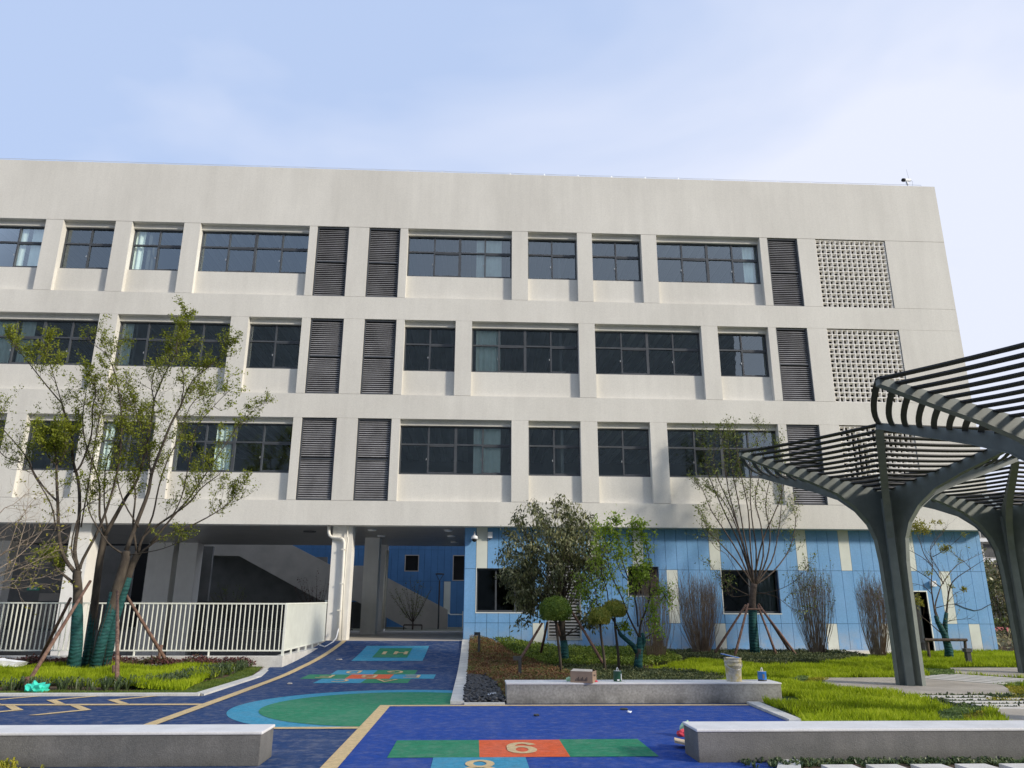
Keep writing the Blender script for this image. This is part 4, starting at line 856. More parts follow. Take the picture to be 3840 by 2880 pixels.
# ============================================================ PERGOLAS
C1 = Vector((9.35, 16.9, 0)); RH = 3.34; A00 = rad(182)
def make_pergola():
    o = thing('pergola', 'x', 'pergola', (0, 0, 0), 'hexagonal steel pergolas joined edge to edge')
    prof = [(.29, 0), (.295, 1.0), (.305, 1.98), (.32, 2.6), (.37, 3.1), (.50, 3.45), (.75, 3.78), (1.15, 4.10), (1.75, 4.36), (2.5, 4.62), (RH, 4.93)]
    zt = lambda r: 4.18 + (5.06 - 4.18) * (r / RH) ** 1.05
    for k in range(6):
        a = A00 + k * PI / 3; d = Vector((math.cos(a), math.sin(a), 0)); s = Vector((-d.y, d.x, 0)); m = MB(); hw = .055
        loop = [(r, z) for r, z in prof] + [(r, zt(r)) for r in (RH, 2.2, 1.1, .03)] + [(.03, 0)]
        P = lambda r, z, t: tuple(d * r + s * t + Vector((0, 0, z)))
        n = len(loop); b = len(m.v); m.v += [P(r, z, -hw) for r, z in loop] + [P(r, z, hw) for r, z in loop]
        # side faces triangulated as strips against the axis/top
        tops = [(.03, z) for z in (0, 1.0, 1.9, 2.5, 3.0, 3.36, 3.72)]
        m = MB()
        top = []
        for (r, z) in prof:
            top.append((.03, z) if z < 3.8 else (r * 1.0, zt(r)))
        top[7] = (.62, zt(.62)); top[8] = (1.5, zt(1.5)); top[6] = (.03, 4.18); top[9] = (2.35, zt(2.35))
        for i in range(len(prof) - 1):
            for t in (-hw, hw): m.quad(P(*prof[i], t), P(*prof[i + 1], t), P(*top[i + 1], t), P(*top[i], t))
            m.quad(P(*prof[i], -hw - .02), P(*prof[i + 1], -hw - .02), P(*prof[i + 1], hw + .02), P(*prof[i], hw + .02))
            q0, q1 = prof[i], prof[i + 1]
            m.quad(P(*q0, -hw - .02), P(*q1, -hw - .02), P(q1[0], q1[1] + .03, -hw - .02), P(q0[0] - .0, q0[1] + .03, -hw - .02)); m.quad(P(*q0, hw + .02), P(*q1, hw + .02), P(q1[0], q1[1] + .03, hw + .02), P(q0[0], q0[1] + .03, hw + .02))
            m.quad(P(*top[i], -hw), P(*top[i + 1], -hw), P(*top[i + 1], hw), P(*top[i], hw))
        m.quad(P(RH, 4.93, -hw), P(RH, 4.93, hw), P(RH, 5.06, hw), P(RH, 5.06, -hw))
        me = bpy.data.meshes.new('arm'); me.from_pydata(m.v, [], m.f); me.update(); link('arm', me, 'pergola', o)
        # slats of this sector
        a2 = a + PI / 3; d2 = Vector((math.cos(a2), math.sin(a2), 0)); sm_ = MB(); ns = 13; mid = (d + d2).normalized(); rise = .26
        for j in range(1, ns + 1):
            r = RH * (j + .15) / (ns + .15); p0 = d * (r - .02) + Vector((0, 0, zt(r) - .03)); p1 = d2 * (r - .02) + Vector((0, 0, zt(r) - .03)); seg = 7; pr = None
            bow = .10 * (r / RH)
            for q in range(seg + 1):
                t = q / seg; p = p0.lerp(p1, t) + mid * (bow * 4 * t * (1 - t) * .9) - Vector((0, 0, bow * 2.2 * t * (1 - t)))
                if pr is not None:
                    tl = (p - pr).normalized(); nrm = (mid * 1 + Vector((0, 0, rise))).normalized(); up_ = tl.cross(nrm).normalized()
                    sm_.obox((p + pr) / 2, tl, nrm, up_, (p - pr).length / 2 + .002, .049, .013)
                pr = p
        sm_.build('slat_panel', 'slat', o)
    m = MB(); m.lathe((0, 0, 0), [(.17, 0), (.17, 4.0)], 12); m.build('core', 'pergola', o)
    m = MB(); m.lathe((0, 0, .03), [(.26, 0), (.26, .02)], 24); m.build('base_plate', 'pergola', o)
    return o
per = make_pergola(); per['label'] = 'hexagonal grey steel pergola in the middle, its whole column standing on a pale pad'; per.location = C1
def clone(src, locv, label):
    r = src.copy(); col.objects.link(r); r.location = locv; r['label'] = label
    for ch in list(src.children):
        c = ch.copy(); col.objects.link(c); c.parent = r
        for g in ch.children: g2 = g.copy(); col.objects.link(g2); g2.parent = c
    return r
dn = RH * math.sqrt(3)
C0 = C1 + Vector((math.cos(rad(-88)), math.sin(rad(-88)), 0)) * dn; C2 = C1 + Vector((math.cos(rad(32)), math.sin(rad(32)), 0)) * dn
clone(per, C0, 'nearest hexagonal steel pergola, its slatted canopy reaching in from the upper right edge')
clone(per, C2, 'farthest hexagonal steel pergola, its column at the right edge of the photo')
def hexpts(c, r, off=2): return [(c.x + r * math.cos(rad(off + 60 * k)), c.y + r * math.sin(rad(off + 60 * k))) for k in range(6)]
pads = []
for i, c in enumerate((C1, C2, C0)):
    h_ = hexpts(c, 2.05); pads.append(h_); m = MB(); m.prism(h_, -.05, .045 + zg(c.x, c.y), 'z'); tag(m.build('concrete_pad', 'pad', bevel=.006), kind='structure')
# stepping slabs
slabs = []
def strip(p0, p1, wd, n0=None):
    a = Vector((*p0, 0)); b = Vector((*p1, 0)); d = (b - a).normalized(); s = Vector((-d.y, d.x, 0)) * wd / 2
    q = [a - s, b - s, b + s, a + s]; slabs.append([(v.x, v.y) for v in q])
for i, (yy_, xa, xb_) in enumerate(((14.72, 8.0, 9.6), (14.28, 8.55, 10.3), (13.84, 8.35, 10.2), (13.40, 8.5, 10.2), (13.02, 8.55, 10.2))): strip((xa, yy_), (xb_, yy_), .27)
dd = Vector((math.cos(rad(32)), math.sin(rad(32)), 0)); ss = Vector((-dd.y, dd.x, 0))
for k in range(5):
    c = C1 + dd * (1.98 + .40 * k); strip(((c - ss * 1.0).x, (c - ss * 1.0).y), ((c + ss * 1.0).x, (c + ss * 1.0).y), .26)
for k in range(9):
    x = 3.62 + .475 * k; slabs.append([(x, 8.1), (x + .33, 8.1), (x + .33, 8.48), (x, 8.48)])
m = MB()
for s_ in slabs: m.prism(s_, -.05, .05, 'z')
tag(m.build('stepping_stones', 'slab'), kind='structure')
# ============================================================ PLANTING
def P1(lst, dz=.1): return [tuple(GZ(*q, dz)) for q in lst]
c1p = lambda x, y: (x / 2.304, 2160 + y / 2.304)
c3p = lambda x, y: (1920 + x / 2.304, 2160 + y / 2.304)
c4p = lambda x, y: (2880 + x / 2.304, 2160 + y / 2.304)
limeL = [(-22, 16.6)] + P1([c1p(0, 925), c1p(450, 915), c1p(1000, 925), c1p(1200, 950), c1p(1600, 950), c1p(1820, 860), c1p(2040, 790), c1p(1850, 750)]) + [(-7.6, 21.0), (-22, 21.0)]
tag(grass('lime_grass', limeL, 2300, .12, .024, 'lime', .09), 'bed of bright lime green grass under the wrapped trees', 'grass', kind='stuff')
tf = [(-22, 15.74), (-5.27, 15.74), (-5.27, 19.5), (-5.58, 21.7), (-6.1, 21.7), (-5.75, 19.4), (-6.0, 16.9), (-6.6, 16.2), (-22, 16.15)]
tag(grass('turf', tf, 2300, .035, .014, 'turfgrass', .01), 'strip of short turf along the kerb of the left bed', 'grass', kind='stuff')
tag(sheet('turf_base', tf, 4, 'turfbase'), kind='structure')
mg = [(-22, 16.1), (-6.7, 16.2), (-6.15, 16.9), (-5.85, 19.2), (-5.8, 21.4), (-6.4, 21.4), (-6.5, 19.6), (-6.6, 17.4), (-7.2, 16.65), (-22, 16.6)]
def tufts(name, poly, nt, label, m='mondo', hh=.22):
    P = scatter(poly, nt); Vs = []
    for p in P:
        z = zg(*p)
        for q in range(11):
            a = random.random() * 2 * PI; h = hh * (.5 + random.random() * .7); rr_ = h * (.5 + .7 * random.random()); d = np.array([math.cos(a), math.sin(a)]); s = np.array([-d[1], d[0]]) * .009
            b0 = np.array([p[0], p[1]]) + d * .02; m_ = b0 + d * rr_ * .5; t = b0 + d * rr_
            Vs.append([(*(b0 - s), z), (*(b0 + s), z), (*(m_ + s), z + h), (*(m_ - s), z + h)]); Vs.append([(*(m_ - s), z + h), (*(m_ + s), z + h), (*(t + s * .2), z + h * .75), (*(t - s * .2), z + h * .75)])
    V = np.array(Vs).reshape(-1, 3); return tag(arrmesh(name, V, np.arange(len(V)).reshape(-1, 4), m), label, 'grass', kind='stuff')
tufts('dark_grass_tufts', mg, 420, 'row of dark grass tufts edging the left lime grass bed')
hl = [(-22, 20.9), (-7.0, 21.0), (-5.85, 21.25), (-5.75, 21.72), (-22, 21.72)]
tag(cover('hedge', hl, 1700, .33, .06, 'maroon', bumpy=.6), 'low dark green and maroon planting at the foot of the white railing', 'groundcover', kind='stuff')
# right side
padx = [hexpts(c, 2.08) for c in (C1, C2, C0)]
benchx = [(.55, 14.08), (5.84, 14.08), (5.84, 14.78), (.55, 14.78)]
limeR = P1([c3p(1170, 800), c3p(1560, 700), c3p(1850, 730), c3p(2212, 755), c4p(180, 752), c4p(430, 742), c4p(860, 690), c4p(1060, 668)]) + [(15.0, 27.3), (24, 27.5), (24, 8.75), (11, 8.75)] + [(3.6, 8.85), (4.95, 12.05), (5.05, 14.0), (5.9, 14.1), (5.9, 14.8), (4.1, 14.9)] + P1([c3p(1860, 865), c3p(1500, 815)])
yel = [P1([c4p(300, 920), c4p(350, 880), c4p(560, 868), c4p(500, 900), c4p(430, 945)], .05), P1([c4p(1690, 1190), c4p(1850, 1160), c4p(1930, 1240), c4p(1700, 1240)], .05), P1([c4p(1880, 1060), c4p(2110, 1040), c4p(2060, 950), c4p(2250, 950), c4p(2250, 1080), c4p(1900, 1075)], .05)]
sdm = [P1([c4p(165, 890), c4p(300, 862), c4p(360, 870), c4p(300, 925)], .05), P1([c4p(1450, 1180), c4p(1700, 1105), c4p(1950, 1150), c4p(1690, 1185), c4p(1690, 1240), c4p(1480, 1245)], .05), P1([c4p(1340, 800), c4p(1600, 800), c4p(1620, 850), c4p(1400, 850)], .05), P1([c4p(1950, 930), c4p(2250, 900), c4p(2250, 948), c4p(2060, 948)], .05)]
dq = [C1 + dd * a + ss * b for a, b in ((1.75, -1.15), (3.9, -1.15), (3.9, 1.15), (1.75, 1.15))]
ex = padx + slabs + [[(v.x, v.y) for v in dq]] + yel + sdm + [[(8.0, 12.8), (10.4, 12.8), (10.4, 15.1), (8.0, 15.1)]]
benchR = [(2.4, 8.8), (12.1, 8.8), (12.1, 9.5), (2.4, 9.5)]
tag(grass('lime_grass', limeR, 1250, .095, .026, 'lime', .05, excl=ex + [benchR]), 'wide bright lime green lawn around the pergola pads', 'grass', kind='stuff')
tag(sheet('lawn_base', [(4.95, 12.05), (3.6, 8.7), (24, 8.7), (24, 27.5), (9.5, 27.2), (9, 25), (4.4, 19), (4.4, 14.9), (5.1, 14.6)], 4, 'turfbase'), kind='structure')
for y_ in yel: tag(cover('yellow_groundcover', y_, 4200, .06, .028, 'yellowcover', up=1.5), ['patch of yellow groundcover at the left tip of the middle pad', 'patch of yellow groundcover in front of the stepping stones', 'patch of yellow groundcover at the right of the middle pad'][yel.index(y_)], 'groundcover', kind='stuff')
for y_ in sdm: tag(cover('dark_groundcover', y_, 4200, .07, .028, 'sedum', up=1.5), ['dark green groundcover left of the yellow patch by the middle pad', 'dark green groundcover between lawn and stepping stones', 'dark groundcover at the tip of the far pad', 'dark groundcover right of the stepping stones'][sdm.index(y_)], 'groundcover', kind='stuff')
slx = [[(8.0, 12.75), (10.5, 12.75), (10.5, 15.1), (8.0, 15.1)]]
mo = cover('mondo_grass', [(8.0, 12.75), (10.5, 12.75), (10.5, 15.1), (7.8, 15.1)], 1500, .05, .05, 'mondo', excl=slabs + padx); tag(mo, 'dark grass growing in the gaps of the stepping stones', 'grass', kind='stuff')
tufts('mondo_strip', [(2.9, 8.55), (9, 8.55), (9, 8.84), (2.9, 8.84)], 260, 'dark grass strip at the foot of the right foreground bench', hh=.055)
tufts('mondo_strip', [(-8, 8.3), (-4.2, 8.3), (-4.6, 8.75), (-8, 8.82)], 120, 'tufts at the foot of the left foreground bench', 'yellowcover', hh=.10)
redp = [(-.12, 18.9), (.3, 18.8), (.5, 17.0), (.55, 14.8), (2.2, 14.85), (2.6, 17.5), (2.0, 21.5), (1.2, 25.0), (.6, 27.7), (-.12, 27.7)]
tag(cover('red_groundcover', redp, 1900, .20, .045, 'redcover'), 'reddish brown groundcover beside the path under the blue wall', 'groundcover', kind='stuff')
darkp = [(2.2, 14.85), (4.1, 14.9)] + P1([c3p(1860, 865), c3p(1500, 815), c3p(1170, 800)]) + [(4.2, 21.3), (2.1, 21.5), (2.6, 17.5)]
tag(cover('dark_groundcover', darkp, 1900, .17, .045, 'darkcover'), 'dark green groundcover between the far bench and the small trees', 'groundcover', kind='stuff')
hp = [(1.1, 25.1), (1.9, 21.4), (4.3, 21.2), (6.0, 22.8), (6.4, 27.6), (.7, 27.6)]
tag(cover('hedge', hp, 1700, .30, .055, 'hedge', bumpy=.5), 'low green hedge planting under the trees by the blue wall', 'groundcover', kind='stuff')
dp = [(5.2, 22.0)] + P1([c3p(1560, 695), c3p(1850, 725), c3p(2212, 750), c4p(180, 745), c4p(430, 735), c4p(860, 680)]) + [(12.4, 27.0), (6.2, 27.6)]
tag(cover('dark_groundcover', dp, 1500, .18, .05, 'darkcover'), 'dark green groundcover along the blue wall under the upright tree', 'groundcover', kind='stuff')
m = MB(); m.prism([(9.5, 26.95), (12.5, 26.75), (14.8, 27.2), (14.5, 27.8), (9.3, 27.8)], -.02, .2, 'z'); tag(m.build('soil_strip', 'slab'), kind='structure')
# ---------------- trees
class Tree:
    def __init__(s): s.w = MB(); s.L = []; s.L2 = []
    def limb(s, pts, r0, r1, n=7):
        if r0 < .1: r0 *= .72; r1 *= .72
        pts = [Vector(p) for p in pts]; P = []
        for i in range(len(pts) - 1):
            for q in range(3):
                t = q / 3; a = pts[max(i - 1, 0)]; b = pts[i]; c = pts[i + 1]; d = pts[min(i + 2, len(pts) - 1)]
                P.append(0.5 * ((2 * b) + (c - a) * t + (2 * a - 5 * b + 4 * c - d) * t * t + (3 * b - a - 3 * c + d) * t ** 3))
        P.append(pts[-1]); k = len(P)
        s.w.tube(P, [r0 + (r1 - r0) * (i / (k - 1)) ** .8 for i in range(k)], n); return P
    def twig(s, p, d, ln, r, depth, dens, lsz, up=.25, wob=.25, leafy=1.0, tuft=False):
        n = 4; P = [Vector(p)]; d = d.normalized()
        for i in range(n):
            d = (d + Vector((random.gauss(0, wob), random.gauss(0, wob), random.gauss(0, wob) + up * .3))).normalized(); P.append(P[-1] + d * ln / n)
        s.w.tube(P, [r * (1 - .7 * i / n) for i in range(n + 1)], 4 if depth else 3, cap=False)
        if depth > 0:
            for i in range(1, n + 1):
                if random.random() < .85:
                    dd_ = (d + Vector((random.gauss(0, .7), random.gauss(0, .7), random.gauss(0, .5) + up))).normalized()
                    s.twig(P[i], dd_, ln * (.45 + .3 * random.random()), r * .55, depth - 1, dens, lsz, up, wob, leafy, tuft)
        if depth <= 0 or not tuft:
            if random.random() < leafy:
                m_ = int(dens * (1 if depth == 0 else .4))
                for q in range(m_):
                    t = random.random(); i = min(n - 1, int(t * n)); b = P[i].lerp(P[i + 1], t * n - i) if not tuft else P[-1]
                    g = lsz * (.9 if not tuft else 1.6); s.L.append(tuple(b + Vector((random.gauss(0, g), random.gauss(0, g), random.gauss(0, g * .8)))))
    def side(s, P, t0, n, ln, r, depth, dens, lsz, up=.4, leafy=1.0, tuft=False):
        k = len(P)
        for i in range(n):
            t = t0 + (1 - t0) * (i + random.random()) / n; j = min(k - 2, int(t * (k - 1))); b = P[j].lerp(P[j + 1], t * (k - 1) - j); d = (P[j + 1] - P[j]).normalized()
            q = Vector((random.gauss(0, 1), random.gauss(0, 1), random.gauss(0, .6))); q = (q - d * q.dot(d)).normalized()
            s.twig(b, (d * .8 + q * .8 + Vector((0, 0, up))), ln * (.6 + .8 * random.random()) * (1.15 - .5 * t), r, depth, dens, lsz, up, .22, leafy, tuft)
        s.twig(P[-1], (P[-1] - P[-2]), ln * .7, r, depth, dens, lsz, up, .22, leafy, tuft)
    def finish(s, o, bark, leaf, lsz, aspect=.5, droop=0.0, up=.3):
        s.w.build('trunk', bark, o, smooth=True)
        if s.L: leaves('crown', s.L, lsz, leaf, o, aspect=aspect, droop=droop, up=up)
def T(name, label): return thing(name, label, 'tree', (0, 0, 0))
def pl(conv, Y, pts, jit=0.25):
    n = len(pts); a = random.gauss(0, jit); return [F(*conv(*q), Y + a * (i / max(1, n - 1)) * 1.6) for i, q in enumerate(pts)]
c4a = lambda x, y: (x / 2.304, 1500 + y / 2.304)
c1a = lambda x, y: (x * .5787, 560 + y * .5787)
idn = lambda x, y: (x, y)
# multi-stem tree clump on the left
YT = 20.4
t = Tree(); o = T('multi_stem_tree', 'tall multi-stemmed tree with teal wrapped trunks and sparse spring leaves on the left bed')
def lfy(P, n=9, ln=.85, t0=.3, dens=7, lf=.82): t.side(P, t0, n + 1, ln, .008, 2, dens, .045, .35, lf)
t.limb(pl(idn, YT, [(275, 2528), (288, 2420), (290, 2300), (292, 2215), (288, 2160), (293, 2140)], 0), .14, .095, 10)
lfy(t.limb(pl(c4a, YT, [(645, 1590), (560, 1520), (500, 1470), (460, 1410)], .1), .06, .03), 6, .5, .5, 16)
lfy(t.limb(pl(c4a, YT, [(668, 1510), (560, 1370), (510, 1180), (500, 900), (490, 700), (488, 560)], .2), .075, .04), 5, .6, .5)
for e in ([(488, 560), (440, 520), (390, 430), (330, 330)], [(488, 560), (540, 500), (570, 420), (560, 300)], [(488, 560), (480, 440), (430, 300)]): lfy(t.limb(pl(c4a, YT - .1, e, .2), .025, .012), 7, .45, .2, 16)
lfy(t.limb(pl(c4a, YT, [(500, 880), (400, 780), (300, 640), (210, 470), (60, 290), (-20, 220)], -.3), .04, .012), 11, .8, .3, 11)
lfy(t.limb(pl(c4a, YT, [(480, 1100), (440, 900), (300, 660), (240, 560), (60, 500), (-10, 440)], .3), .03, .01), 9, .6, .4)
P = t.limb(pl(c4a, YT, [(680, 1480), (645, 1300), (685, 1000), (680, 720), (630, 520), (620, 300), (560, 120), (535, 30)], .2), .075, .035); lfy(P, 6, .7, .4)
lfy(t.limb(pl(idn, YT + .3, [(232, 1513), (170, 1440), (115, 1370), (60, 1300), (38, 1265)], 0), .03, .01), 10, .45, .3, 12)
lfy(t.limb(pl(idn, YT, [(232, 1513), (205, 1420), (180, 1340), (178, 1300)], .1), .02, .008), 8, .5, .2, 14)
lfy(t.limb(pl(c4a, YT, [(640, 620), (700, 560), (790, 300), (800, 60), (830, -80), (760, -200)], .3), .045, .012), 12, .6, .2, 12)
lfy(t.limb(pl(c4a, YT, [(690, 1460), (720, 1370), (870, 1080), (990, 720), (1040, 430), (1050, 200), (1040, 0)], -.3), .06, .025), 9, .6, .4)
lfy(t.limb(pl(idn, YT - .3, [(451, 1500), (430, 1400), (400, 1330), (345, 1290)], .2), .025, .01), 9, .6, .1, 13)
lfy(t.limb(pl(c4a, YT, [(680, 1460), (615, 1280), (700, 960), (860, 850), (930, 780)], .3), .035, .01), 5, .6, .5, 5)
lfy(t.limb(pl(c4a, YT, [(700, 1100), (780, 620), (840, 250), (900, -30)], .35), .03, .012), 9, .6, .3)
# stems two and three
t.limb(pl(idn, YT + .5, [(318, 2522), (340, 2390), (352, 2300), (362, 2200), (375, 2100), (392, 2010)], 0), .11, .085, 9)
P = t.limb(pl(c4a, YT + .5, [(903, 1175), (1000, 1000), (1090, 840), (1190, 680), (1290, 300), (1330, 0)], .1), .085, .035)
lfy(P, 7, .7, .4)
lfy(t.limb(pl(idn, YT + .6, [(577, 1500), (610, 1420), (650, 1340), (690, 1270), (697, 1190)], .1), .03, .008), 13, .5, .1, 13)
lfy(t.limb(pl(idn, YT + .6, [(577, 1500), (570, 1430), (610, 1330), (700, 1290)], -.3), .025, .008), 8, .6, .1)
lfy(t.limb(pl(c4a, YT + .5, [(905, 1150), (860, 1000), (855, 700), (740, 380), (715, 150), (740, -40)], .3), .05, .015), 10, .6, .3, 10)
lfy(t.limb(pl(c4a, YT + .5, [(930, 1100), (900, 880), (930, 500), (1100, 250), (1230, 160)], -.3), .035, .012), 9, .6, .3)
t.limb(pl(idn, YT, [(352, 2526), (385, 2380), (425, 2250), (452, 2160), (470, 2100), (472, 2068)], 0), .14, .10, 10)
t.limb(pl(idn, YT + .25, [(395, 2500), (425, 2330), (468, 2200), (490, 2130), (520, 2070)], 0), .13, .085, 10)
lfy(t.limb(pl(c4a, YT, [(1075, 1330), (1030, 1310), (930, 1230), (790, 1010), (750, 860), (760, 780)], -.3), .045, .012), 6, .5, .5)
P = t.limb(pl(c4a, YT, [(1090, 1300), (1190, 1040), (1280, 800), (1310, 640), (1380, 450), (1480, 200), (1560, 60)], .1), .085, .035); lfy(P, 7, .7, .4)
lfy(t.limb(pl(idn, YT, [(677, 1526), (720, 1430), (790, 1370), (865, 1300)], .1), .03, .008), 14, .5, .1, 13)
lfy(t.limb(pl(idn, YT, [(677, 1526), (690, 1420), (660, 1300), (690, 1230)], .3), .025, .008), 9, .5, .1, 11)
lfy(t.limb(pl(c4a, YT, [(1310, 640), (1290, 560), (1240, 300), (1180, 120), (1140, -60)], .3), .04, .012), 11, .6, .2, 11)
P = t.limb(pl(c4a, YT + .2, [(1195, 1320), (1240, 1180), (1420, 1040), (1620, 900), (1740, 760), (1900, 640)], -.2), .06, .015); lfy(P, 10, .7, .4, 9)
lfy(t.limb(pl(c4a, YT + .2, [(1200, 1330), (1400, 1185), (1650, 1085), (1850, 980), (2000, 870), (2060, 780)], .3), .045, .008), 11, .55, .5, 9)
lfy(t.limb(pl(c4a, YT + .2, [(1300, 1240), (1500, 1000), (1640, 840), (1790, 620), (1950, 380), (2060, 220), (2230, 60)], .2), .045, .006), 12, .5, .45, 8)
lfy(t.limb(pl(c4a, YT, [(1110, 1340), (1350, 1300), (1500, 1250), (1610, 1205)], .2), .025, .005), 4, .4, .4, 6)
lfy(t.limb(pl(c4a, YT + .2, [(1180, 1300), (1150, 1060), (1170, 840), (1160, 640), (1240, 400), (1300, 180)], -.3), .045, .012), 10, .6, .3, 10)
lfy(t.limb(pl(c4a, YT + .2, [(1240, 1180), (1320, 1000), (1370, 760), (1440, 540), (1560, 300), (1640, 60), (1760, -60)], .4), .04, .012), 12, .6, .3, 10)
lfy(t.limb(pl(c4a, YT, [(1420, 1040), (1500, 980), (1580, 800), (1640, 500), (1700, 240), (1860, 40), (1960, -60)], -.3), .03, .008), 11, .6, .3, 10)
lfy(t.limb(pl(c4a, YT, [(1200, 1100), (1060, 860), (1000, 560), (1060, 260), (1120, 60)], .4), .03, .01), 10, .6, .3, 11)
t.finish(o, 'bark', 'leaf_spring', .060)
for (pts, r) in (([(272, 2530), (286, 2420), (290, 2310), (290, 2262)], (.168, .118)), ([(316, 2526), (338, 2400), (348, 2330), (353, 2285)], (.118, .09)), ([(350, 2530), (384, 2390), (418, 2270), (428, 2220)], (.145, .11)), ([(394, 2500), (424, 2340), (466, 2210), (482, 2165)], (.13, .095))):
    i = pts[0][0]; Yw = {272: YT, 316: YT + .5, 350: YT, 394: YT + .25}[i]; m = MB(); V_ = [F(*q, Yw) for q in pts]; m.tube(V_, [r[0] + (r[1] - r[0]) * k / 3 for k in range(4)], 12); m.build('trunk_wrap', 'wrap', o, smooth=True)
# tree outside the left edge with branches reaching in
t = Tree(); o = T('bare_tree', 'bare pale branches of a tree reaching in from the left edge')
def bare(pts, r=.02, n=6, lf=.25): 
    P = t.limb(pl(c4a, 19.0, pts, .4), r, .005, 5); t.side(P, .2, n, .7, .006, 1, 4, .05, .1, lf)
t.limb([(-15.4, 19, 0), (-15.3, 19, 1.2), (-15.0, 19, 2.2), F(-180, 2230, 19)], .12, .06, 8)
for e in ([(-420, 1680), (0, 1500), (220, 1390), (400, 1240), (560, 1100)], [(-420, 1680), (-50, 1380), (200, 1230), (430, 1090), (520, 1000)], [(-420, 1680), (0, 1450), (180, 1330), (330, 1180), (470, 980)], [(-420, 1680), (-30, 1010), (120, 900), (230, 800)],
          [(-420, 1680), (0, 1590), (110, 1450), (180, 1200), (225, 1020), (180, 880)], [(-420, 1680), (0, 1570), (200, 1560), (350, 1535), (480, 1520)], [(-420, 1680), (0, 1620), (150, 1630), (300, 1600)], [(-420, 1680), (0, 1340), (80, 1270), (160, 1050), (300, 860), (420, 800)], [(-420, 1680), (0, 1520), (250, 1420), (390, 1350), (480, 1300)], [(-420, 1680), (-40, 1200), (90, 1080), (220, 980), (250, 740)]): bare(e, .024, 7)
t.finish(o, 'palebark', 'leaf_yellow', .07)
# evergreen with broad crown
c4z = lambda x, y: (1760 + x / 2.513, 1860 + y / 2.513)
Y3 = 22.2; t = Tree(); o = T('evergreen_tree', 'round evergreen tree with olive drooping leaves and wrapped trunk before the blue wall')
t.limb(pl(c4z, Y3, [(900, 1560), (890, 1400), (878, 1300), (875, 1150)], 0), .10, .085, 9)
ends = []
cen = F(*c4z(790, 620), Y3); sc_ = 2.513 * FP / 22.2 / 1.04
W2 = 450 / sc_; H2 = 560 / sc_
NB = 74
for k in range(NB):
    a = k * 2.39996 + random.gauss(0, .15); el = -.72 + 1.70 * (k + .5) / NB; rr_ = math.sqrt(max(.03, 1 - min(1, abs(el)) ** 2.0)); hr = .93 + .09 * random.random()
    if el < -.3 and math.cos(a) > .2: continue
    e = Vector((cen.x + math.cos(a) * W2 * rr_ * hr, Y3 + math.sin(a) * W2 * .8 * rr_ * hr, cen.z + el * H2 * .93)); st = F(*c4z(870 + random.uniform(-20, 20), random.uniform(900, 1250)), Y3); mid = st.lerp(e, .5) + Vector((random.gauss(0, .12), random.gauss(0, .12), -.1 if el < 0 else .15))
    P = t.limb([st, st.lerp(mid, .5) + Vector((0, 0, .1)), mid, e], .032, .008, 5)
    t.side(P, .66, 6, .30, .006, 1, 7, .09, .05, 1.0)
for e in ([(900, 1330), (960, 1270), (1060, 1210), (1160, 1120)], [(880, 1320), (960, 1290), (1060, 1250), (1160, 1240)]): t.side(t.limb(pl(c4z, Y3 - .2, e, .1), .03, .01), .6, 4, .4, .006, 1, 10, .08)
for e in ([(850, 1000), (700, 1000), (600, 1100), (540, 1180)], [(860, 1000), (640, 980), (520, 1080), (470, 1170)]): P = t.limb(pl(c4z, Y3 - .2, e, .1), .02, .006); t.side(P, .7, 5, .3, .005, 0, 7, .07, -.4)
t.finish(o, 'bark', 'leaf_olive', .115, .36, 1.0, .1)
m = MB(); m.tube([F(*c4z(*q), Y3) for q in ((904, 1570), (898, 1450), (888, 1360))], [.115, .11, .10], 12); m.build('trunk_wrap', 'wrap', o, smooth=True)
# light green small tree
Y4 = 20.3; t = Tree(); o = T('young_green_tree', 'small low-branching tree with fresh light green leaves and teal wrapped forked trunk')
t.limb(pl(c4z, Y4, [(1590, 1650), (1592, 1560), (1605, 1440)], 0), .115, .09, 9)
def lf4(P, n=9, ln=.45, dens=12, t0=.25): t.side(P, t0, n, ln, .007, 1, dens * .8, .07, .15, 1.0)
P = t.limb(pl(c4z, Y4, [(1595, 1480), (1540, 1400), (1430, 1310), (1370, 1190), (1310, 1100), (1230, 1040), (1150, 980), (1110, 930)], .1), .055, .02); lf4(P, 9, .5, 11, .6)
lf4(t.limb(pl(c4z, Y4, [(1200, 1010), (1180, 850), (1140, 800), (1060, 880)], .2), .02, .006), 8, .4, 12)
lf4(t.limb(pl(c4z, Y4, [(1310, 1100), (1300, 900), (1240, 700), (1250, 540), (1215, 330)], .2), .025, .006), 13, .38, 13)
P = t.limb(pl(c4z, Y4, [(1612, 1420), (1605, 1280), (1620, 1190), (1670, 1060), (1720, 910), (1800, 880), (1850, 960)], -.1), .05, .02); lf4(P, 8, .4, 12, .55)
lf4(t.limb(pl(c4z, Y4, [(1700, 940), (1700, 700), (1680, 500), (1640, 320), (1590, 290)], .2), .022, .006), 14, .36, 13)
P = t.limb(pl(c4z, Y4, [(1600, 1330), (1500, 1130), (1440, 960), (1330, 730), (1300, 560)], .2), .04, .012); lf4(P, 12, .45, 12, .3)
lf4(t.limb(pl(c4z, Y4, [(1590, 1230), (1560, 960), (1450, 640), (1400, 400), (1385, 240)], -.2), .035, .006), 16, .36, 13)
lf4(t.limb(pl(c4z, Y4, [(1560, 960), (1620, 760), (1560, 560), (1540, 400)], .2), .025, .006), 12, .4, 13)
lf4(t.limb(pl(c4z, Y4, [(1500, 800), (1420, 700), (1330, 420), (1310, 330)], .3), .02, .006), 11, .36, 12)
lf4(t.limb(pl(c4z, Y4, [(1640, 1350), (1700, 1310), (1770, 1280)], .1), .02, .006), 4, .3, 10)
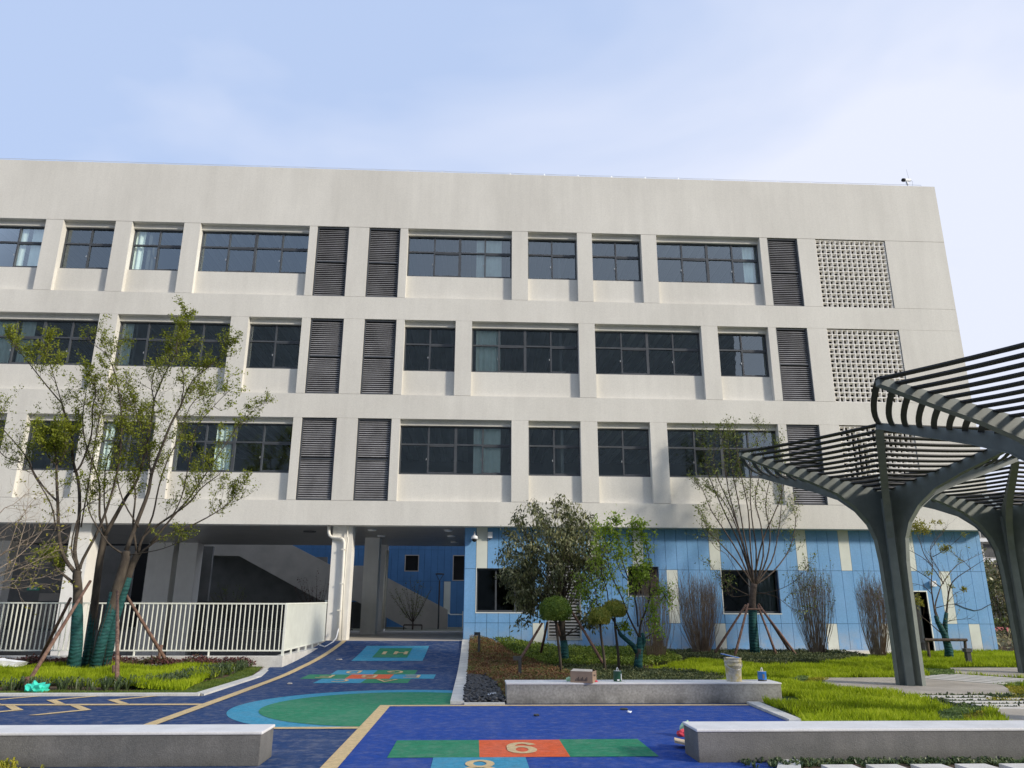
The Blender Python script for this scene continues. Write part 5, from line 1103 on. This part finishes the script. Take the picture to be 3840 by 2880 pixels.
lf4(t.limb(pl(c4z, Y4, [(1500, 1130), (1460, 1220), (1450, 1240)], .1), .015, .006), 4, .25, 16)
lf4(t.limb(pl(c4z, Y4, [(1640, 1200), (1700, 1150), (1720, 1060)], .1), .015, .006), 4, .25, 14)
lf4(t.limb(pl(c4z, Y4, [(1560, 900), (1620, 850), (1640, 720)], .3), .02, .006), 8, .4, 14)
t.finish(o, 'bark', 'leaf_light', .08, .5)
for pts, r in (([(1590, 1655), (1592, 1560), (1608, 1440), (1605, 1330)], (.125, .065)), ([(1595, 1490), (1540, 1405), (1430, 1312), (1410, 1280)], (.07, .045)), ([(1615, 1470), (1650, 1360), (1630, 1290)], (.06, .04))):
    m = MB(); m.tube([F(*c4z(*q), Y4) for q in pts], [r[0] + (r[1] - r[0]) * k / (len(pts) - 1) for k in range(len(pts))], 12); m.build('trunk_wrap', 'wrap', o, smooth=True)
# topiary balls
def topiary(cx, cy, wpx, hpx, base, Y, leaf, label, n):
    c = F(*c4z(cx, cy), Y); k = Y / FP / 2.513 * 1.03; a = wpx * k / 2; b = hpx * k / 2
    o = thing('topiary_tree', label, 'topiary', (0, 0, 0), 'clipped ball trees on thin stems')
    bt = F(*c4z(*base), Y); bt.z = zg(bt.x, Y); m = MB(); m.tube([bt, bt.lerp(c, .3) + Vector((.015, 0, 0)), bt.lerp(c, .7) - Vector((.01, 0, 0)), c], [.038, .034, .03, .03], 8); m.build('trunk', 'bark', o, smooth=True)
    d = rng.normal(size=(n, 3)); d /= np.linalg.norm(d, axis=1, keepdims=True); d[:, 2] = np.where(d[:, 2] < -.55, -.55, d[:, 2]); lump = 1 + .07 * np.sin(d[:, 0] * 7 + cx) * np.cos(d[:, 2] * 6 + d[:, 1] * 5)
    rr_ = (.80 + .22 * rng.random((n, 1))) * lump[:, None]; C = np.array(c[:]) + d * rr_ * np.array([a, a, b])
    leaves('crown', C, .045, leaf, o, up=.4, aspect=.35)
    bm = bmesh.new(); bmesh.ops.create_icosphere(bm, subdivisions=3, radius=1)
    for v in bm.verts: v.co = Vector((v.co.x * a * .8, v.co.y * a * .8, max(v.co.z, -.5) * b * .8)) + c
    me = bpy.data.meshes.new('inner_foliage'); bm.to_mesh(me); bm.free(); link('inner_foliage', me, 'leaf_topiary', o)
topiary(810, 1085, 285, 250, (866, 1700), 19.4, 'leaf_topiary', 'largest and darkest clipped ball tree, left of the three', 6500)
topiary(1228, 1145, 200, 175, (1282, 1700), 19.6, 'leaf_topiary2', 'yellowish clipped ball tree, lowest and loosest of the three', 3600)
topiary(1365, 1075, 225, 180, (1412, 1660), 20.3, 'leaf_topiary2', 'flat-bottomed clipped ball tree, right of the three', 4200)
# upright tree
c6 = lambda x, y: (1920 + x / 2.304, 1500 + y / 2.304)
Y5 = 25.9; t = Tree(); o = T('upright_tree', 'tall vase-shaped young tree with wrapped trunk and thin leafy tips before the blue wall')
t.limb(pl(idn, Y5, [(2831, 2462), (2826, 2380), (2822, 2300), (2822, 2240), (2828, 2190)], 0), .14, .11, 9)
def lf5(pts, r=.046, n=12, conv=c6, t0=.4, dens=7): P = t.limb(pl(conv, Y5, pts, .35), r, .008, 6); t.side(P, t0, n, .55, .007, 1, dens, .07, .45, .9)
for e in ([(2080, 1600), (1960, 1330), (1830, 1120), (1720, 950), (1650, 780), (1600, 730)], [(2080, 1600), (1990, 1300), (1850, 1000), (1760, 800), (1690, 620), (1660, 450), (1630, 330)], [(2080, 1600), (2000, 1250), (1900, 950), (1780, 680), (1740, 480), (1780, 270)],
          [(2090, 1600), (2020, 1250), (1960, 900), (1900, 600), (1870, 400), (1870, 250)], [(2090, 1600), (2060, 1280), (2040, 950), (1980, 650), (1940, 420), (1920, 280)], [(2100, 1600), (2110, 1300), (2070, 1000), (2060, 700), (2110, 420), (2130, 250)], [(2100, 1600), (2170, 1350), (2150, 1080), (2100, 850), (2160, 560), (2180, 320)],
          [(2100, 1600), (2200, 1380), (2230, 1150), (2190, 900), (2250, 600), (2290, 380)], [(2100, 1600), (2240, 1400), (2300, 1150), (2330, 850), (2320, 560)], [(2090, 1600), (1930, 1380), (1760, 1200), (1690, 1130), (1640, 980)], [(2100, 1600), (2260, 1480), (2400, 1280), (2450, 1050), (2420, 900)], [(2100, 1500), (2170, 1200), (2300, 900), (2350, 700), (2330, 450)],
          [(2080, 1580), (1960, 1150), (1820, 860), (1700, 760)], [(2080, 1580), (1950, 1080), (1870, 780), (1830, 480), (1820, 330)]): lf5(e)
for e in ([(2080, 1640), (1960, 1500), (1850, 1330), (1760, 1280), (1640, 1090)], [(2080, 1700), (1950, 1640), (1830, 1560), (1700, 1420)], [(2110, 1680), (2300, 1640), (2450, 1560), (2560, 1420)], [(2110, 1660), (2280, 1700), (2420, 1800), (2520, 1820)], [(2080, 1680), (1900, 1700), (1860, 1640)]): lf5(e, .018, 6, dens=5)
t.finish(o, 'barkdark', 'leaf_mid', .085, .4)
m = MB(); m.tube([F(*q, Y5) for q in ((2832, 2465), (2828, 2400), (2824, 2340), (2822, 2285))], [.165, .155, .145, .14], 12); m.build('trunk_wrap', 'wrap', o, smooth=True)
# bare tree on the right
c8 = lambda x, y: (3380 + x / 2.765, 1900 + y / 2.765)
Y6 = 24.3; t = Tree(); o = T('sparse_tree', 'nearly bare spreading tree with yellow green tufts and wrapped trunk inside an H-shaped support')
t.limb(pl(c8, Y6, [(495, 1625), (490, 1480), (450, 1330), (390, 1210)], 0), .115, .07, 9); t.limb(pl(c8, Y6, [(470, 1350), (455, 1200), (470, 1080)], 0), .07, .05)
for e, r in (([(390, 1210), (350, 1100), (325, 950), (310, 800), (322, 600), (300, 420), (400, 290)], .045), ([(385, 1160), (350, 1040), (395, 870), (430, 790), (560, 620), (690, 550), (840, 480)], .04), ([(470, 1080), (498, 860), (560, 750), (720, 640), (865, 545)], .04), ([(440, 800), (360, 680), (250, 550), (100, 460), (5, 405)], .028),
             ([(400, 830), (250, 720), (120, 640), (40, 585)], .025), ([(400, 1300), (250, 1170), (105, 1050)], .025), ([(360, 1050), (470, 1020), (605, 1003)], .02), ([(420, 1220), (520, 1180), (690, 1163)], .018), ([(490, 980), (560, 900), (650, 860)], .018), ([(330, 620), (240, 500), (180, 330), (110, 190)], .025), ([(325, 520), (400, 480), (500, 410), (575, 350)], .02),
             ([(430, 790), (380, 640), (300, 520)], .015), ([(720, 640), (640, 560), (560, 500)], .015), ([(310, 900), (220, 820), (80, 790)], .018), ([(300, 450), (380, 330), (460, 230)], .015), ([(480, 1030), (470, 800), (330, 560)], .02)):
    P = t.limb(pl(c8, Y6, e, .3), r, .006, 6); t.side(P, .3, 5, .4, .005, 1, 2, .05, .3, .12)
for (x, y, r, n) in ((180, 210, 85, 420), (60, 190, 55, 130), (250, 240, 50, 120), (455, 430, 55, 240), (650, 852, 22, 70), (275, 690, 40, 60), (130, 950, 55, 170), (400, 162, 28, 50), (325, 150, 15, 20), (655, 290, 22, 30), (520, 830, 20, 40), (190, 1000, 40, 80), (600, 580, 40, 30)):
    c = F(*c8(x, y), Y6); k = Y6 / FP / 2.765
    for q in range(n): t.L.append(tuple(c + Vector((random.gauss(0, r * k * .5), random.gauss(0, r * k * .6), random.gauss(0, r * k * .4)))))
t.finish(o, 'barkdark', 'leaf_yellow', .075, .4)
m = MB(); m.tube([F(*c8(*q), Y6) for q in ((496, 1630), (492, 1480), (450, 1330), (375, 1190), (355, 1130))], [.135, .125, .10, .07, .055], 12); m.tube([F(*c8(*q), Y6) for q in ((455, 1340), (455, 1200), (468, 1100))], [.085, .07, .055], 10); m.build('trunk_wrap', 'wrap', o, smooth=True)
sf = thing('tree_support', 'dark timber H-shaped support frame around the bare tree on the right', 'tree support', (0, 0, 0))
for pts in (([(300, 1620), (265, 1370)]), ([(675, 1600), (657, 1370)])): m = MB(); m.tube([F(*c8(*q), Y6 - .1) for q in pts], .045, 8); m.build('post', 'barkdark', sf)
m = MB(); m.tube([F(*c8(240, 1380), Y6 - .16), F(*c8(680, 1382), Y6 - .16)], .045, 8); m.build('crossbar', 'barkdark', sf)
# stakes
def stakes(label, lst, Y, conv):
    o = thing('tree_support', label, 'tree support', (0, 0, 0))
    for a, b, ya, yb in lst: m = MB(); p, q = F(*conv(*a), Y + ya), F(*conv(*b), Y + yb); m.tube([p, p.lerp(q, .5) + Vector((.01, 0, .01)), q], [.042, .038, .032], 8); m.build('pole', 'stake', o, smooth=True)
    return o
gl = lambda p, conv, dz=0: GZ(*conv(*p), dz)[1]
o = thing('tree_support', 'three brown poles and a dark pole propping the tall multi-stemmed tree on the left', 'tree support', (0, 0, 0))
for a, b, yb in (((225, 950), (780, 45), YT - .3), ((1012, 975), (1015, 130), YT - .3), ((1450, 752), (1080, 150), YT + .3), ((330, 745), (612, 190), YT + .2)):
    ya = gl(a, c1p) if a[1] > 800 else 21.3; p = F(*c1p(*a), ya); q = F(*c1p(*b), yb); m = MB(); m.tube([p, p.lerp(q, .5), q], [.046, .042, .036], 8); m.build('pole', 'stake', o, smooth=True)
for a, b in (((225, 1000), (235, 870)), ((985, 900), (985, 770)), ((1365, 745), (1395, 595))):
    ya = gl((a[0], min(a[1], 1000)), c1p) if a[1] > 800 else 21.2; p = F(*c1p(*a), ya); q = F(*c1p(*b), ya); m = MB(); m.tube([p, q], .042, 8); m.build('peg', 'stake', o, smooth=True)
stakes('splayed brown poles propping the round evergreen tree', [((485, 1530), (685, 1200), -1.3, 0), ((675, 1470), (735, 1190), .9, .1), ((1255, 1570), (965, 1090), -1.2, 0), ((855, 1320), (810, 1170), -.2, 0)], Y3, c4z)
st5 = stakes('splayed brown poles with a short brace propping the tall upright tree', [((1755, 660), (2020, 250), -.6, 0), ((1925, 690), (2040, 240), -1.3, -.1), ((2290, 700), (2120, 250), -.7, 0), ((2400, 650), (2130, 240), .3, 0), ((2490, 730), (2140, 265), -.9, 0)], Y5, c3p)
m = MB(); m.tube([F(*c3p(2010, 285), Y5 - .2), F(*c3p(2160, 288), Y5 - .2)], .03, 8); m.build('brace', 'stake', st5)
# reed-like leafless shrubs
def reed(px, py, wpx, top, Y, label, n=120, leaf=0):
    o = thing('reed_shrub', label, 'shrub', (0, 0, 0), 'brown leafless reed-like shrubs along the blue wall'); b0 = F(px, py, Y); b0.z = max(0.0, zg(b0.x, Y)); k = Y / FP * 1.03; H = (F(px, top, Y).z - b0.z); W = wpx * k / 2; m = MB(); Ls = []
    for i in range(n):
        a = random.random() * 2 * PI; rr_ = random.random() ** .5; st = b0 + Vector((math.cos(a) * .22 * rr_, math.sin(a) * .18 * rr_, 0)); h = H * (1 - .45 * rr_ * random.random()) * (.75 + .25 * random.random()); e = b0 + Vector((math.cos(a) * W * rr_ * (.8 + .35 * random.random()), math.sin(a) * W * .8 * rr_, h))
        md = st.lerp(e, .5) + Vector((math.cos(a) * .10 * rr_, math.sin(a) * .1 * rr_, .05)); r_ = .0065; m.tube([st, st.lerp(md, .5) + Vector((random.gauss(0, .015), 0, 0)), md, md.lerp(e, .5) + Vector((random.gauss(0, .02), 0, 0)), e], [r_, r_ * .9, r_ * .75, r_ * .6, r_ * .35], 3, cap=False)
        for q in range(3):
            t_ = .45 + .5 * random.random(); p = md.lerp(e, t_); d = Vector((random.gauss(0, .1), random.gauss(0, .1), .25 + .2 * random.random())); m.tube([p, p + d], [.0035, .002], 3, cap=False)
            if leaf and random.random() < leaf: 
                for _ in range(3): Ls.append(tuple(p + d + Vector((random.gauss(0, .05),) * 3)))
    m.build('stems', 'reed', o)
    if Ls: leaves('leaf_spray', Ls, .06, 'leaf_mid', o)
reed(2462, 2485, 150, 2120, 23.1, 'thin brown reed shrub behind the light green tree', 160)
reed(2632, 2462, 175, 2140, 26.0, 'widest brown reed shrub, between the green tree and the upright tree', 300)
reed(3068, 2475, 160, 2105, 25.9, 'brown reed shrub with some green sprays, right of the upright tree', 220, .4)
reed(3297, 2482, 105, 2145, 24.9, 'slim brown reed shrub just left of the pergola column', 190, .08)
# small trees in rear court
def smalltree(px, py, l, r, top, Y, label, leaf, lf, n=16):
    t = Tree(); o = T('small_courtyard_tree', label); b = F(px, py, Y); b.z = .5; top_z = F(px, top, Y).z; x0, x1 = F(l, top, Y).x, F(r, top, Y).x; f0 = b + Vector((0, 0, .35)); t.limb([b, f0], .07, .06)
    for i in range(n):
        u = i / (n - 1); e = Vector((x0 + (x1 - x0) * u, Y + random.gauss(0, .4), b.z + (top_z - b.z) * (.55 + .45 * random.random() * math.sin(PI * (.15 + .7 * u)) + .1))); P = t.limb([f0, f0.lerp(e, .4) + Vector((0, 0, -.1)), e], .025, .008, 4); t.side(P, .3, 5, .4, .005, 0, 7, .06, .3, lf)
    t.finish(o, 'barkdark', leaf, .07)
smalltree(1200 + 1226 / 3.53, 1950 + 1435 / 3.53, 1470, 1615, 2190, 41, 'small dark twiggy tree with a timber support beyond the passage', 'leaf_mid', .9)
fr_ = thing('tree_support', 'low dark timber frame around the small tree beyond the passage', 'tree support', (0, 0, 0)); a_ = z5(1110, 1388, 40.8); b_2 = z5(1350, 1390, 40.8)
m = MB(); m.tube([a_, b_2], .035, 6); m.build('crossbar', 'barkdark', fr_)
for q in (a_, b_2): m = MB(); m.tube([(q.x, q.y, q.z), (q.x, q.y, .5)], .03, 6); m.build('post', 'barkdark', fr_)
smalltree(1190, 2265, 1120, 1232, 2165, 41, 'twiggy reddish tree behind the sunken court, left of the passage column', 'maroon', .6)
smalltree(870, 2262, 800, 920, 2195, 40.5, 'small dim tree in the shade behind the sunken court', 'leaf_mid', .5)
# ============================================================ FAR RIGHT BACKGROUND
tk = MB(); tk.quad((19.3, 42.5, -.02), (110, 42.5, -.02), (110, 73, -.02), (19.3, 73, -.02)); trk = tk.build('running_track', 'track'); tag(trk, kind='structure')
m = MB(); m.quad((19.3, 48.5, -.012), (110, 48.5, -.012), (110, 53.5, -.012), (19.3, 53.5, -.012)); m.quad((19.3, 41.2, -.01), (110, 41.2, -.01), (110, 42.4, -.01), (19.3, 42.4, -.01)); m.build('lane_marking', 'bench_top', trk)
m = MB(); m.quad((19.0, 28.2, .0), (90, 28.2, .0), (90, 41.0, .0), (19.0, 41.0, .0)); tag(m.build('verge', 'soil'), kind='structure')
tag(cover('weeds', [(19.2, 29), (40, 29), (45, 42), (19.2, 42)], 60, .35, .18, 'farleaf'), 'rough weeds between the lawn and the running track', 'weeds', kind='stuff')
tag(cover('verge_grass', [(40, 73.5), (75, 73.5), (80, 77), (40, 77)], 60, .5, .35, 'hedge'), 'rough green bank behind the running track', 'grass', kind='stuff')
fb_ = thing('fence', 'dark vertical bar fence beyond the running track', 'fence', (0, 78, 0)); m = MB(); x = 40
while x < 80: m.box(x, x + .10, 0, .06, 0, 3.0); x += .42
m.build('bar', 'darkmetal', fb_); m = MB(); m.box(40, 80, -.02, .08, 2.8, 2.9); m.build('rail', 'darkmetal', fb_)
for i in range(9):
    x = 44 + i * 2.6 + random.uniform(-.6, .6); Yq = 80 + random.uniform(0, 4); t = Tree(); H = 5.6 + random.random() * 1.4 
    o = T('roadside_tree', 'brownish green tree in the thicket beyond the running track'); o['group'] = 'trees in the thicket beyond the running track'
    t.limb([(x, Yq, 0), (x + .2, Yq, H * .5), (x, Yq, H * .8)], .18, .06, 5)
    for k in range(1500):
        d = rng.normal(size=3); d /= np.linalg.norm(d); r_ = (.55 + .5 * random.random()); t.L.append((x + d[0] * 2.3 * r_, Yq + d[1] * 2 * r_, H * .5 + d[2] * H * .47 * r_))
    t.finish(o, 'palebark', 'farleaf', .42, .5)
t = Tree(); o = T('dark_shrub', 'dark leafy shrub behind the far pergola column'); b0 = F(3800, 2440, 34); b0.z = 0
for k in range(14):
    e = b0 + Vector((random.gauss(0, .6), random.gauss(0, .5), 1.2 + 3.0 * random.random())); P = t.limb([b0, b0.lerp(e, .5), e], .03, .01, 4); t.side(P, .3, 6, .6, .008, 1, 8, .1)
t.finish(o, 'barkdark', 'leaf_olive', .16)
def apartments(x0, x1, y, zb, zt, fl, label, wallm='aptwall'):
    o = thing('apartment_building', label, 'building', (0, y, 0)); m = MB(); m.box(x0, x1, 0, 12, zb, zt); m.build('wall', wallm, o)
    m = MB(); n = int((zt - zb) / fl)
    for k in range(n): m.box(x0 - .2, x1 + .2, -1.2, -.001, zb + k * fl + fl - .5, zb + k * fl + fl)
    m.build('balcony_slab', 'aptwhite', o)
    m = MB(); g = MB(); x = x0 + 1
    while x < x1 - 2:
        for k in range(n): m.box(x, x + 2.2, -.06, -.002, zb + k * fl + .3, zb + k * fl + fl - .8)
        for k in range(n):
            q = x
            while q < x + 2.6: g.box(q, q + .08, -1.15, -1.1, zb + k * fl, zb + k * fl + 1.0); q += .25
        x += 3.6
    m.build('window', 'darkmetal', o); g.build('balcony_rail', 'darkmetal', o); return o
apartments(66, 92, 120, 0, 20, 3.1, 'pale apartment block with white balconies beyond the trees at the right edge')
apartments(-95, 43, -75, 0, 48, 3.1, 'tall apartment slab across the street, seen only in the window reflections', 'aptdark')
